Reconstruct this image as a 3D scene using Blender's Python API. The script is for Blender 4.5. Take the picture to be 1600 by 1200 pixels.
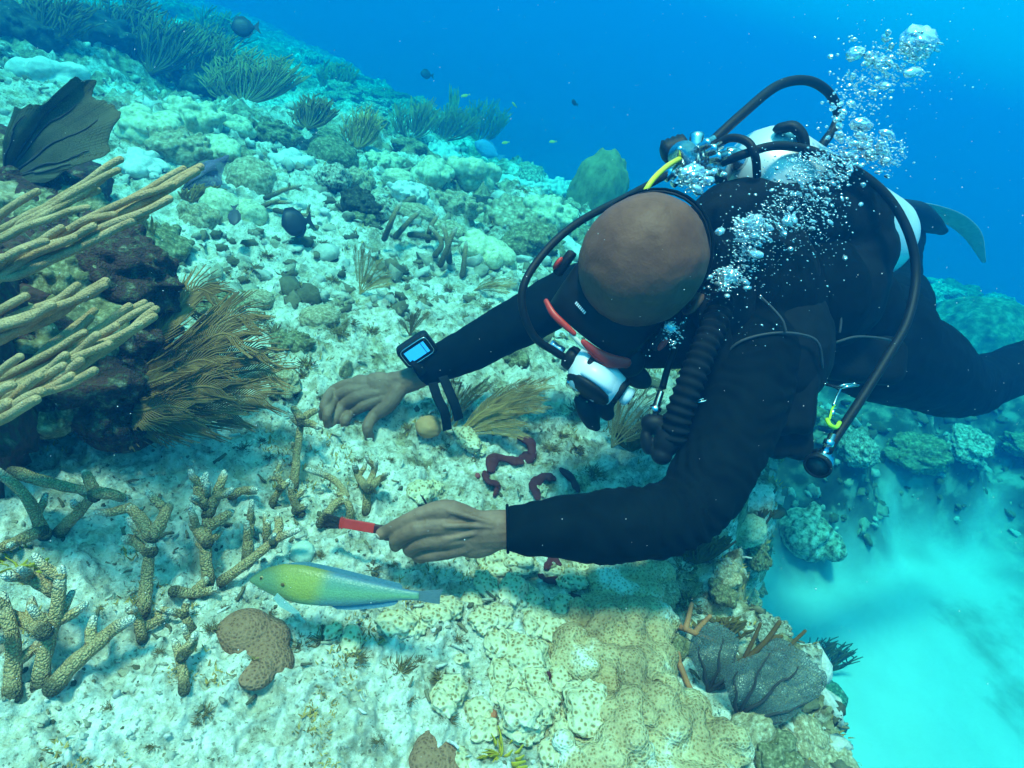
import bpy, math, random
import numpy as np
from mathutils import Vector, Matrix
R = math.radians
SC = bpy.context.scene
for o in list(bpy.data.objects): bpy.data.objects.remove(o)
COL = SC.collection

# ------------------------------------------------------------ camera
PITCH, ROLL, HC, FPX = R(32), R(18), 0.80, 953.0
C0 = np.array([0.0, 0.0, HC])
FW = np.array([0, math.cos(PITCH), -math.sin(PITCH)])
_r = np.array([1.0, 0, 0]); _u = np.array([0, math.sin(PITCH), math.cos(PITCH)])
RT = math.cos(ROLL)*_r + math.sin(ROLL)*_u
UP = -math.sin(ROLL)*_r + math.cos(ROLL)*_u
cam_d = bpy.data.cameras.new('camera'); cam = bpy.data.objects.new('camera', cam_d); COL.objects.link(cam)
cam_d.sensor_width = 36; cam_d.lens = 36*FPX/1600; cam_d.clip_start = 0.02; cam_d.clip_end = 400
cam.matrix_world = Matrix(((RT[0], UP[0], -FW[0], 0), (RT[1], UP[1], -FW[1], 0), (RT[2], UP[2], -FW[2], HC), (0, 0, 0, 1)))
SC.camera = cam
def at(px, py, d):
    return C0 + d*(FW + (px-800)/FPX*RT + (600-py)/FPX*UP)
def cdir(x, y, z):      # a direction: right, up, towards the viewer
    return x*RT + y*UP - z*FW

# ------------------------------------------------------------ light: sun through the surface, sky tinted by the water
SUN_EL, SUN_AZ = 73, 240
w = bpy.data.worlds.new('World'); SC.world = w; w.use_nodes = True
nt = w.node_tree; nt.nodes.clear()
def N(t, typ, **k):
    n = t.nodes.new(typ)
    for a, b in k.items(): setattr(n, a, b)
    return n
out = N(nt, 'ShaderNodeOutputWorld'); bg = N(nt, 'ShaderNodeBackground'); add = N(nt, 'ShaderNodeAddShader'); bg2 = N(nt, 'ShaderNodeBackground')
sky = N(nt, 'ShaderNodeTexSky', sky_type='NISHITA', sun_disc=False, sun_elevation=R(SUN_EL), sun_rotation=R(SUN_AZ))
mul = N(nt, 'ShaderNodeMixRGB', blend_type='MULTIPLY'); mul.inputs[0].default_value = 1; mul.inputs[2].default_value = (0.30, 0.85, 0.80, 1)
nt.links.new(sky.outputs[0], mul.inputs[1]); nt.links.new(mul.outputs[0], bg.inputs[0]); bg.inputs[1].default_value = 0.05
tc = N(nt, 'ShaderNodeTexCoord'); sep = N(nt, 'ShaderNodeSeparateXYZ'); mr = N(nt, 'ShaderNodeMapRange'); cr = N(nt, 'ShaderNodeValToRGB')
nt.links.new(tc.outputs['Generated'], sep.inputs[0]); nt.links.new(sep.outputs[2], mr.inputs[0])
mr.inputs[1].default_value = -1; mr.inputs[2].default_value = 1
e = cr.color_ramp.elements
e[0].position = 0.30; e[0].color = (0.0, 0.06, 0.10, 1); e[1].position = 1; e[1].color = (1.5, 1.9, 1.7, 1)
x = e.new(0.49); x.color = (0.0, 0.15, 0.62, 1)
x = e.new(0.56); x.color = (0.0, 0.17, 0.70, 1)
x = e.new(0.72); x.color = (0.03, 0.34, 0.75, 1)
nt.links.new(mr.outputs[0], cr.inputs[0]); mx = N(nt, 'ShaderNodeMapRange'); nt.links.new(sep.outputs[0], mx.inputs[0]); mx.inputs[1].default_value = -0.4; mx.inputs[2].default_value = 0.9; mx.inputs[3].default_value = 0.35; mx.inputs[4].default_value = 0.11
nt.links.new(cr.outputs[0], bg2.inputs[0]); nt.links.new(mx.outputs[0], bg2.inputs[1])
nt.links.new(bg.outputs[0], add.inputs[0]); nt.links.new(bg2.outputs[0], add.inputs[1]); nt.links.new(add.outputs[0], out.inputs[0])
sl = bpy.data.lights.new('sun', 'SUN'); sun = bpy.data.objects.new('sun', sl); COL.objects.link(sun)
sl.energy = 5.0; sl.angle = R(9); sl.color = (1.0, 0.33, 0.26)
az = R(SUN_AZ); el = R(SUN_EL)
sd = Vector((math.sin(az)*math.cos(el), math.cos(az)*math.cos(el), math.sin(el)))
sun.rotation_euler = sd.to_track_quat('Z', 'Y').to_euler(); sun.location = (0, 0, 5)
SC.view_settings.view_transform = 'Standard'; SC.view_settings.look = 'None'; SC.view_settings.exposure = 1.82; SC.view_settings.gamma = 1
cy = SC.cycles
cy.use_denoising = True; cy.max_bounces = 6; cy.diffuse_bounces = 2; cy.glossy_bounces = 2; cy.transmission_bounces = 5
cy.volume_bounces = 1; cy.transparent_max_bounces = 10; cy.use_adaptive_sampling = True; cy.adaptive_threshold = 0.02
cy.caustics_reflective = False; cy.caustics_refractive = False; cy.sample_clamp_indirect = 4

# ------------------------------------------------------------ noise
_rs = np.random.RandomState(7); _perm = _rs.permutation(256); _perm = np.concatenate([_perm, _perm, _perm])
_g = _rs.normal(size=(256, 3)); _g /= np.linalg.norm(_g, axis=1)[:, None]
def noise(p, s=1.0, off=0.0):
    p = np.asarray(p, float)*s + off
    i = np.floor(p).astype(int); f = p-i; i &= 255
    u = f*f*f*(f*(f*6-15)+10)
    r = 0
    for dx in (0, 1):
        for dy in (0, 1):
            for dz in (0, 1):
                h = _perm[_perm[_perm[i[:, 0]+dx]+i[:, 1]+dy]+i[:, 2]+dz]
                g = _g[h]
                d = (f[:, 0]-dx)*g[:, 0]+(f[:, 1]-dy)*g[:, 1]+(f[:, 2]-dz)*g[:, 2]
                r = r + d*(u[:, 0] if dx else 1-u[:, 0])*(u[:, 1] if dy else 1-u[:, 1])*(u[:, 2] if dz else 1-u[:, 2])
    return r*1.6
def fbm(p, s, n=4, off=0.0, gain=0.5):
    r = 0; a = 1
    for k in range(n): r = r + a*noise(p, s*2.03**k, off+k*13.7); a *= gain
    return r
def sstep(a, b, x):
    t = np.clip((x-a)/(b-a), 0, 1); return t*t*(3-2*t)

# ------------------------------------------------------------ ground shape
EDGE = np.array([(0.80, -3), (0.74, 0.3), (0.65, 0.60), (0.54, 0.86), (0.60, 1.15), (0.70, 1.6), (0.78, 2.2), (0.68, 2.9), (0.42, 3.7), (-0.20, 4.6), (-1.1, 6.0), (-3.2, 9.5), (-9, 18), (-40, 80)])
def edge_sd(x, y):
    best = np.full(x.shape, 1e9); sgn = np.zeros(x.shape)
    for (ax, ay), (bx, by) in zip(EDGE[:-1], EDGE[1:]):
        vx, vy = bx-ax, by-ay; t = np.clip(((x-ax)*vx+(y-ay)*vy)/(vx*vx+vy*vy), 0, 1)
        dx, dy = x-ax-t*vx, y-ay-t*vy; d = np.hypot(dx, dy)
        s = np.where(vx*dy-vy*dx < 0, 1.0, -1.0)
        m = d < best; best = np.where(m, d, best); sgn = np.where(m, s, sgn)
    return best*sgn
MOUNDS = []   # x, y, radius, height
def reef_h(x, y, fine=True):
    x = np.atleast_1d(np.asarray(x, float)); y = np.atleast_1d(np.asarray(y, float))
    p = np.stack([x, y, np.zeros_like(x)], 1)
    s = edge_sd(x, y) + 0.13*noise(p, 2.3, 5) + 0.06*noise(p, 6, 9)
    far = sstep(1.6, 2.8, y)
    h = -0.135*np.clip(y-2.0, 0, 30) + 0.02*np.clip(-x-1.0, 0, 20)
    h = h + 0.03*noise(p, 1.7, 3) + far*(0.16*noise(p, 1.1, 20)+0.10*np.abs(noise(p, 2.6, 31)))
    for mx, my, mr_, mh in MOUNDS:
        d = np.hypot(x-mx, y-my)/mr_
        h = h + mh*(1-sstep(0.35, 1.0, d+0.15*noise(p, 4, 50)))
    edge = sstep(-0.25, 0.05, s)
    h = h + edge*0.10*np.abs(noise(p, 5, 61)) - 0.03*edge
    h = h - 1.75*sstep(0.0, 0.62, s)
    if fine:
        rg = 0.35+0.65*np.maximum(far, edge)
        b = 1-np.abs(noise(p, 7, 77))
        h = h + rg*0.040*(b**3) + rg*0.040*fbm(p, 9, 4, 11) + 0.012*(1-np.abs(noise(p, 19, 71)))**4
        h = h + 0.010*fbm(p, 30, 3, 4) + 0.010*np.clip(fbm(p, 14, 3, 91), 0, 1)*(0.4+sstep(-0.3, 0.6, noise(p, 2.1, 17))) + 0.005*noise(p, 110, 2)
    return h
OUTCROPS = [(2.45, 3.55, 1.0, 0.55), (3.3, 3.0, 0.9, 0.35), (1.9, 4.3, 0.8, 0.35), (4.6, 6.2, 1.8, 0.5), (4.4, 3.9, 1.3, 0.3), (1.55, 2.75, 0.62, 0.42)]
def sand_h(x, y):
    x = np.atleast_1d(np.asarray(x, float)); y = np.atleast_1d(np.asarray(y, float))
    p = np.stack([x, y, np.zeros_like(x)], 1)
    return -1.05 - 0.03*np.clip(y-3, 0, 30) - 0.30*np.clip(y-4.6+0.25*np.clip(-x, 0, 3)-1.3*np.clip(x-2.0, 0, 2.2), 0, 14) + 0.05*noise(p, 0.8, 2) + 0.012*noise(p, 5, 3) + 0.004*noise(p*np.array([1, 2.5, 1]), 11, 8)
def hit(px, py, fn=None, dmax=30):
    """where the line of sight through a pixel of the 1600x1200 frame meets the ground"""
    dr = FW + (px-800)/FPX*RT + (600-py)/FPX*UP
    ds = np.geomspace(0.3, dmax, 520)
    P = C0[None] + ds[:, None]*dr[None]
    H = np.maximum(reef_h(P[:, 0], P[:, 1], False), sand_h(P[:, 0], P[:, 1])) if fn is None else fn(P[:, 0], P[:, 1])
    k = np.argmax(P[:, 2] < H)
    if not (P[:, 2] < H).any(): k = len(ds)-1
    if fn is None:       # refine against the full relief
        ds = np.linspace(ds[max(0, k-14)], ds[min(len(ds)-1, k+6)], 60); P = C0[None]+ds[:, None]*dr[None]; H = np.maximum(reef_h(P[:, 0], P[:, 1]), sand_h(P[:, 0], P[:, 1])); b_ = P[:, 2] < H; k = int(np.argmax(b_)) if b_.any() else 59
    p = P[k].copy(); p[2] = H[k]
    return p, ds[k]
def ground_z(x, y): return float(max(reef_h(x, y)[0], sand_h(x, y)[0]))
def G(px, py):
    return hit(px, py)[0]

# ------------------------------------------------------------ mesh tools
class MB:
    def __init__(s): s.v = []; s.f = []; s.c = []; s.n = 0; s.mi = []
    def add(s, v, f, col=None, mi=0):
        v = np.asarray(v, float); 
        s.v.append(v); s.f += [tuple(int(i)+s.n for i in q) for q in f]; s.mi += [mi]*len(f)
        if col is None: col = (1, 1, 1)
        col = np.asarray(col, float)
        if col.ndim == 1: col = np.tile(col, (len(v), 1))
        s.c.append(col); s.n += len(v)
        return s
    def tube(s, pts, rad, seg=8, col=None, cap=True, flat=1.0, mi=0, nrm=None, round_ends=False):
        pts = np.asarray(pts, float); n = len(pts)
        rad = np.full(n, rad, float) if np.ndim(rad) == 0 else np.asarray(rad, float)
        if col is not None:
            col = np.asarray(col, float)
        if round_ends:
            t0 = pts[0]-pts[1]; t0 /= np.linalg.norm(t0)+1e-9; t1 = pts[-1]-pts[-2]; t1 /= np.linalg.norm(t1)+1e-9
            A = [(0.95, 0.25), (0.7, 0.7), (0.35, 0.93)]
            pre = [pts[0]+t0*rad[0]*a for a, b in A]; pr = [rad[0]*b for a, b in A]
            pos = [pts[-1]+t1*rad[-1]*a for a, b in A[::-1]]; qr = [rad[-1]*b for a, b in A[::-1]]
            pts = np.array(pre+list(pts)+pos); rad = np.array(pr+list(rad)+qr)
            if col is not None and col.ndim == 2: col = np.concatenate([np.tile(col[0], (3, 1)), col, np.tile(col[-1], (3, 1))])
            n = len(pts)
        T = np.gradient(pts, axis=0); T /= np.linalg.norm(T, axis=1)[:, None]+1e-12
        a = np.array(nrm, float) if nrm is not None else (np.array([0, 0, 1.0]) if abs(T[0][2]) < 0.9 else np.array([1.0, 0, 0]))
        V = []; ang = np.linspace(0, 2*math.pi, seg, endpoint=False)
        for i in range(n):
            a = a-T[i]*np.dot(a, T[i]); a /= np.linalg.norm(a)+1e-12; b = np.cross(T[i], a)
            V.append(pts[i]+rad[i]*(np.cos(ang)[:, None]*a*flat+np.sin(ang)[:, None]*b))
        V = np.concatenate(V); F = []
        for i in range(n-1):
            for j in range(seg):
                k = (j+1) % seg; F.append((i*seg+j, i*seg+k, (i+1)*seg+k, (i+1)*seg+j))
        if cap: F.append(tuple(range(seg))[::-1]); F.append(tuple((n-1)*seg+j for j in range(seg)))
        cc = None
        if col is not None: cc = np.repeat(col, seg, axis=0) if col.ndim == 2 else col
        return s.add(V, F, cc, mi)
    def ell(s, c, r, axes=None, nu=20, nv=12, col=None, disp=None, mi=0):
        A = np.eye(3) if axes is None else np.asarray(axes, float)
        r = np.full(3, r) if np.ndim(r) == 0 else np.asarray(r, float)
        th = np.linspace(0, math.pi, nv+1)[1:-1]; ph = np.linspace(0, 2*math.pi, nu, endpoint=False)
        U = [(0, 0, 1)]+[(math.sin(t)*math.cos(p), math.sin(t)*math.sin(p), math.cos(t)) for t in th for p in ph]+[(0, 0, -1)]
        U = np.array(U); V = U*r
        if disp is not None: V = V*(1+disp(U))[:, None]
        V = np.asarray(c)+V@A
        F = [(0, 1+j, 1+(j+1) % nu) for j in range(nu)]
        for i in range(nv-2):
            for j in range(nu):
                k = (j+1) % nu; a = 1+i*nu; F.append((a+j, a+nu+j, a+nu+k, a+k))
        a = 1+(nv-2)*nu; L = len(V)-1
        F += [(a+j, L, a+(j+1) % nu) for j in range(nu)]
        return s.add(V, F, col, mi)
    def box(s, c, h, axes=None, col=None, mi=0, bev=0.0):
        A = np.eye(3) if axes is None else np.asarray(axes, float)
        h = np.asarray(h, float); c = np.asarray(c, float)
        if bev <= 0:
            U = np.array([(x, y, z) for x in (-1, 1) for y in (-1, 1) for z in (-1, 1)])*h
            return s.add(c+U@A, [(0, 1, 3, 2), (4, 6, 7, 5), (0, 4, 5, 1), (2, 3, 7, 6), (0, 2, 6, 4), (1, 5, 7, 3)], col, mi)
        # rounded in x-y, chamfered in z
        k = 5; P = []
        for sx, sy, a0 in ((1, 1, 0), (-1, 1, 90), (-1, -1, 180), (1, -1, 270)):
            for i in range(k):
                a = R(a0+90*i/(k-1)); P.append((sx*(h[0]-bev)+bev*math.cos(a), sy*(h[1]-bev)+bev*math.sin(a)))
        P = np.array(P); n = len(P); ch = min(bev*0.4, h[2]*0.4); V = []
        for z, ins in ((-h[2], ch), (-h[2]+ch, 0), (h[2]-ch, 0), (h[2], ch)):
            Q = P*(1-ins/np.maximum(h[:2], 1e-6)); V += [(q[0], q[1], z) for q in Q]
        F = [tuple(range(n))[::-1], tuple(3*n+i for i in range(n))]
        for l in range(3):
            for i in range(n): j = (i+1) % n; F.append((l*n+i, l*n+j, (l+1)*n+j, (l+1)*n+i))
        return s.add(c+np.array(V)@A, F, col, mi)
    def lathe(s, c, axis, prof, seg=24, col=None, mi=0, up=None):
        """prof: (distance along axis, radius)"""
        a = np.asarray(axis, float); a = a/np.linalg.norm(a)
        pts = [np.asarray(c)+a*t for t, r in prof]
        u = np.array(up, float) if up is not None else (np.array([0, 0, 1.0]) if abs(a[2]) < 0.9 else np.array([1.0, 0, 0]))
        u = u-a*np.dot(u, a); u /= np.linalg.norm(u); b = np.cross(a, u); ang = np.linspace(0, 2*math.pi, seg, endpoint=False)
        V = np.concatenate([p+max(r, 1e-5)*(np.cos(ang)[:, None]*u+np.sin(ang)[:, None]*b) for p, (t, r) in zip(pts, prof)])
        F = []
        for i in range(len(prof)-1):
            for j in range(seg):
                k = (j+1) % seg; F.append((i*seg+j, i*seg+k, (i+1)*seg+k, (i+1)*seg+j))
        F.append(tuple(range(seg))[::-1]); F.append(tuple((len(prof)-1)*seg+j for j in range(seg)))
        return s.add(V, F, col, mi)
    def mesh(s, name, smooth=True):
        me = bpy.data.meshes.new(name); V = np.concatenate(s.v)
        me.from_pydata(V.tolist(), [], s.f)
        if smooth: me.polygons.foreach_set('use_smooth', [True]*len(me.polygons))
        at_ = me.color_attributes.new('Col', 'FLOAT_COLOR', 'POINT')
        c = np.concatenate(s.c); c = np.concatenate([c, np.ones((len(c), 1))], 1)
        at_.data.foreach_set('color', c.ravel())
        if any(s.mi): me.polygons.foreach_set('material_index', s.mi)
        me.update(); return me
    def build(s, name, m, parent=None, loc=None, smooth=True):
        """one object whose origin is loc (vertices given in world space), child of parent"""
        me = s.mesh(name, smooth); return link(name, me, m, parent, loc)
def link(name, me, m, parent=None, loc=None, local=False):
    o = bpy.data.objects.new(name, me); COL.objects.link(o)
    if m is not None:
        me.materials.clear()
        for mm in (m if isinstance(m, (list, tuple)) else [m]): me.materials.append(mm)
    base = np.zeros(3)
    if parent is not None:
        o.parent = parent; base = np.array(wloc(parent))
    if local: return o
    l = np.asarray(loc, float) if loc is not None else (base if parent is not None else None)
    if l is None:
        n = len(me.vertices); co = np.empty(n*3); me.vertices.foreach_get('co', co); co = co.reshape(-1, 3)
        l = np.array([co[:, 0].mean(), co[:, 1].mean(), co[:, 2].min()])
    me.transform(Matrix.Translation(Vector(-l))); o.location = Vector(l-base)
    return o
def wloc(o):
    p = np.array(o.location)
    while o.parent is not None: o = o.parent; p = p+np.array(o.location)
    return p
def tag(o, label=None, cat=None, group=None, kind=None):
    if label: o['label'] = label
    if cat: o['category'] = cat
    if group: o['group'] = group
    if kind: o['kind'] = kind
    return o
def empty(name, loc, label, cat, group=None):
    o = bpy.data.objects.new(name, None); COL.objects.link(o); o.location = Vector(loc); o.empty_display_size = 0.05
    return tag(o, label, cat, group)
def remesh(mb, voxel, smooth_it=4, fac=0.6, keepcol=False, disp=None):
    me = mb.mesh('tmp'); o = bpy.data.objects.new('tmp', me); COL.objects.link(o)
    m = o.modifiers.new('r', 'REMESH'); m.mode = 'VOXEL'; m.voxel_size = voxel; m.use_smooth_shade = True
    if smooth_it: s = o.modifiers.new('s', 'SMOOTH'); s.factor = fac; s.iterations = smooth_it
    dg = bpy.context.evaluated_depsgraph_get(); ev = o.evaluated_get(dg)
    nm = bpy.data.meshes.new_from_object(ev); bpy.data.objects.remove(o); bpy.data.meshes.remove(me)
    nm.polygons.foreach_set('use_smooth', [True]*len(nm.polygons))
    if disp is not None:
        n = len(nm.vertices); co = np.empty(n*3); nm.vertices.foreach_get('co', co); co = co.reshape(-1, 3)
        no = np.empty(n*3); nm.vertices.foreach_get('normal', no); no = no.reshape(-1, 3)
        co = co+no*disp(co)[:, None]; nm.vertices.foreach_set('co', co.ravel()); nm.update()
    return nm
def bez(pts, n=12):
    """smooth Catmull-Rom curve through points"""
    P = np.asarray(pts, float); P = np.vstack([2*P[0]-P[1], P, 2*P[-1]-P[-2]]); o = []
    m = len(P)-3; per = max(2, int(math.ceil(n/m)))
    for i in range(m):
        for t in np.linspace(0, 1, per, endpoint=False):
            a, b, c, d = P[i:i+4]
            o.append(0.5*((2*b)+(-a+c)*t+(2*a-5*b+4*c-d)*t*t+(-a+3*b-3*c+d)*t**3))
    o.append(P[-2]); return np.array(o)
def lerp(a, b, n): return np.linspace(a, b, n)
def pp(*tr): return np.array([at(*t) for t in tr])

# ------------------------------------------------------------ materials
MATS = {}
def material(name, ramp, rough=0.8, scale=20, detail=4, bump=0.3, bscale=None, vcol=False, metallic=0, spec=0.3, dist=0.003,
             vor=None, sss=0, extra=None, coat=0, bdetail=4):
    """ramp: list of (position, colour) driven by noise; vor: (scale, [(pos, colour)...], bumpdist) adds polyp cells"""
    m = bpy.data.materials.new(name); m.use_nodes = True; t = m.node_tree; t.nodes.clear()
    o = N(t, 'ShaderNodeOutputMaterial'); b = N(t, 'ShaderNodeBsdfPrincipled'); t.links.new(b.outputs[0], o.inputs[0])
    b.inputs['Roughness'].default_value = rough; b.inputs['Metallic'].default_value = metallic; b.inputs['Specular IOR Level'].default_value = spec
    if coat: b.inputs['Coat Weight'].default_value = coat
    tcn = N(t, 'ShaderNodeTexCoord'); co = tcn.outputs['Object']
    nz = N(t, 'ShaderNodeTexNoise'); nz.inputs['Scale'].default_value = scale; nz.inputs['Detail'].default_value = detail; nz.inputs['Roughness'].default_value = 0.62
    t.links.new(co, nz.inputs['Vector'])
    cr_ = N(t, 'ShaderNodeValToRGB'); t.links.new(nz.outputs[0], cr_.inputs[0]); set_ramp(cr_, ramp)
    col = cr_.outputs[0]; hgt = None
    if vor:
        vs, vr, vb = vor
        vo = N(t, 'ShaderNodeTexVoronoi', feature='F1'); vo.inputs['Scale'].default_value = vs
        wn = N(t, 'ShaderNodeTexNoise'); wn.inputs['Scale'].default_value = vs*.35; wn.inputs['Detail'].default_value = 2; t.links.new(co, wn.inputs['Vector'])
        wa = N(t, 'ShaderNodeVectorMath', operation='MULTIPLY_ADD'); t.links.new(wn.outputs['Color'], wa.inputs[0]); wa.inputs[1].default_value = (1.1/vs,)*3; t.links.new(co, wa.inputs[2]); t.links.new(wa.outputs[0], vo.inputs['Vector'])
        c2 = N(t, 'ShaderNodeValToRGB'); t.links.new(vo.outputs['Distance'], c2.inputs[0]); set_ramp(c2, vr)
        mm = N(t, 'ShaderNodeMixRGB', blend_type='MULTIPLY'); mm.inputs[0].default_value = 1
        t.links.new(col, mm.inputs[1]); t.links.new(c2.outputs[0], mm.inputs[2]); col = mm.outputs[0]; hgt = (vo.outputs['Distance'], vb)
    if vcol:
        vc = N(t, 'ShaderNodeAttribute', attribute_name='Col'); mm = N(t, 'ShaderNodeMixRGB', blend_type='MULTIPLY'); mm.inputs[0].default_value = 1
        t.links.new(col, mm.inputs[1]); t.links.new(vc.outputs['Color'], mm.inputs[2]); col = mm.outputs[0]
    t.links.new(col, b.inputs['Base Color'])
    last = None
    if bump:
        nb = N(t, 'ShaderNodeTexNoise'); nb.inputs['Scale'].default_value = bscale or scale*3; nb.inputs['Detail'].default_value = bdetail; t.links.new(co, nb.inputs['Vector'])
        bm = N(t, 'ShaderNodeBump'); bm.inputs['Strength'].default_value = bump; bm.inputs['Distance'].default_value = dist
        t.links.new(nb.outputs[0], bm.inputs['Height']); last = bm.outputs[0]
    if hgt:
        bm = N(t, 'ShaderNodeBump'); bm.inputs['Strength'].default_value = 1; bm.inputs['Distance'].default_value = hgt[1]
        t.links.new(hgt[0], bm.inputs['Height'])
        if last: t.links.new(last, bm.inputs['Normal'])
        last = bm.outputs[0]
    if last: t.links.new(last, b.inputs['Normal'])
    if sss: b.inputs['Subsurface Weight'].default_value = sss; b.inputs['Subsurface Radius'].default_value = (0.01, 0.005, 0.003); b.inputs['Subsurface Scale'].default_value = 1
    if extra: extra(t, b)
    MATS[name] = m; return m
def set_ramp(c, ramp):
    e = c.color_ramp.elements
    while len(e) > 1: e.remove(e[-1])
    e[0].position = ramp[0][0]; e[0].color = (*ramp[0][1], 1)
    for p, cc in ramp[1:]:
        q = e.new(p); q.color = (*cc, 1)
def plain(name, c, rough=0.5, metallic=0, bump=0, scale=60, var=0.12, **k):
    return material(name, [(0.3, tuple(max(0, v*(1-var)) for v in c)), (0.7, tuple(min(1, v*(1+var)) for v in c))], rough=rough, metallic=metallic, scale=scale, bump=bump, **k)
# ------------------------------------------------------------ ground materials
def reef_mat():
    m = bpy.data.materials.new('reef_ground'); m.use_nodes = True; t = m.node_tree; t.nodes.clear(); L = t.links.new
    o = N(t, 'ShaderNodeOutputMaterial'); b = N(t, 'ShaderNodeBsdfPrincipled'); L(b.outputs[0], o.inputs[0]); b.inputs['Roughness'].default_value = 0.9; b.inputs['Specular IOR Level'].default_value = 0.15
    g = N(t, 'ShaderNodeNewGeometry'); co = g.outputs['Position']
    def nz(s, d=5, r=0.6, dis=0):
        n = N(t, 'ShaderNodeTexNoise'); n.inputs['Scale'].default_value = s; n.inputs['Detail'].default_value = d; n.inputs['Roughness'].default_value = r; n.inputs['Distortion'].default_value = dis; L(co, n.inputs['Vector']); return n.outputs[0]
    def ramp(i, r):
        c = N(t, 'ShaderNodeValToRGB'); set_ramp(c, r); L(i, c.inputs[0]); return c.outputs[0]
    def mix(f, a, b_, mode='MIX'):
        x = N(t, 'ShaderNodeMixRGB', blend_type=mode)
        for i, q in ((0, f), (1, a), (2, b_)):
            if isinstance(q, (int, float)): x.inputs[i].default_value = q
            elif isinstance(q, tuple): x.inputs[i].default_value = (*q, 1)
            else: L(q, x.inputs[i])
        return x.outputs[0]
    def math_(op, a, b_):
        x = N(t, 'ShaderNodeMath', operation=op); x.use_clamp = op != 'SUBTRACT'
        for i, q in ((0, a), (1, b_)):
            if isinstance(q, (int, float)): x.inputs[i].default_value = q
            else: L(q, x.inputs[i])
        return x.outputs[0]
    at_ = N(t, 'ShaderNodeAttribute', attribute_name='Col'); sp = N(t, 'ShaderNodeSeparateColor'); L(at_.outputs['Color'], sp.inputs[0])
    rock = sp.outputs[0]
    sand = ramp(nz(60, 4, 0.7), [(0.30, (0.26, 0.24, 0.17)), (0.42, (0.62, 0.59, 0.48)), (0.58, (0.82, 0.79, 0.68))])
    turf = ramp(nz(22, 6, 0.75), [(0.3, (0.06, 0.05, 0.022)), (0.45, (0.19, 0.15, 0.07)), (0.58, (0.40, 0.34, 0.19)), (0.7, (0.52, 0.46, 0.30))])
    f1 = ramp(nz(5.5, 6, 0.7, 0.3), [(0.42, (0, 0, 0)), (0.52, (1, 1, 1))])
    f2 = ramp(nz(17, 7, 0.78, 0.2), [(0.46, (0, 0, 0)), (0.58, (1, 1, 1))])
    cov = math_('ADD', math_('MULTIPLY', f1, rock), math_('MULTIPLY', math_('MULTIPLY', f2, 0.95), math_('ADD', rock, 0.42)))
    c = mix(cov, sand, turf)
    pk = ramp(nz(9, 3, 0.5), [(0.66, (0, 0, 0)), (0.70, (1, 1, 1))])
    c = mix(math_('MULTIPLY', pk, 0.55), c, (0.26, 0.12, 0.07))
    pits = ramp(nz(170, 2, 0.5), [(0.30, (0.25, 0.22, 0.15)), (0.40, (1, 1, 1))])
    c = mix(0.8, c, pits, 'MULTIPLY')
    L(c, b.inputs['Base Color'])
    b1 = N(t, 'ShaderNodeBump'); b1.inputs['Strength'].default_value = 0.9; b1.inputs['Distance'].default_value = 0.006; L(nz(70, 6, 0.75), b1.inputs['Height'])
    b2 = N(t, 'ShaderNodeBump'); b2.inputs['Strength'].default_value = 0.8; b2.inputs['Distance'].default_value = 0.0022; L(nz(300, 3, 0.7), b2.inputs['Height']); L(b1.outputs[0], b2.inputs['Normal'])
    L(b2.outputs[0], b.inputs['Normal'])
    return m
def sand_mat():
    m = bpy.data.materials.new('pale_sand'); m.use_nodes = True; t = m.node_tree; L = t.links.new; b = t.nodes['Principled BSDF']; b.inputs['Roughness'].default_value = 0.95
    g = N(t, 'ShaderNodeNewGeometry')
    n = N(t, 'ShaderNodeTexNoise'); n.inputs['Scale'].default_value = 1.6; n.inputs['Detail'].default_value = 7; n.inputs['Roughness'].default_value = 0.6; L(g.outputs['Position'], n.inputs['Vector'])
    c = N(t, 'ShaderNodeValToRGB'); set_ramp(c, [(0.30, (0.26, 0.26, 0.20)), (0.44, (0.50, 0.50, 0.44)), (0.7, (0.60, 0.60, 0.54))]); L(n.outputs[0], c.inputs[0])
    at_ = N(t, 'ShaderNodeAttribute', attribute_name='Col'); x = N(t, 'ShaderNodeMixRGB'); x.blend_type = 'MIX'
    n3 = N(t, 'ShaderNodeTexNoise'); n3.inputs['Scale'].default_value = 9; n3.inputs['Detail'].default_value = 6; L(g.outputs['Position'], n3.inputs['Vector'])
    c3 = N(t, 'ShaderNodeValToRGB'); set_ramp(c3, [(0.35, (0.015, 0.02, 0.012)), (0.5, (0.05, 0.055, 0.03)), (0.64, (0.26, 0.25, 0.17))]); L(n3.outputs[0], c3.inputs[0])
    L(at_.outputs['Color'], x.inputs[0]); L(c.outputs[0], x.inputs[1]); L(c3.outputs[0], x.inputs[2]); L(x.outputs[0], b.inputs['Base Color'])
    n2 = N(t, 'ShaderNodeTexNoise'); n2.inputs['Scale'].default_value = 40; n2.inputs['Detail'].default_value = 5; L(g.outputs['Position'], n2.inputs['Vector'])
    bm = N(t, 'ShaderNodeBump'); bm.inputs['Strength'].default_value = 0.5; bm.inputs['Distance'].default_value = 0.006; L(n2.outputs[0], bm.inputs['Height']); L(bm.outputs[0], b.inputs['Normal'])
    return m
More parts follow.
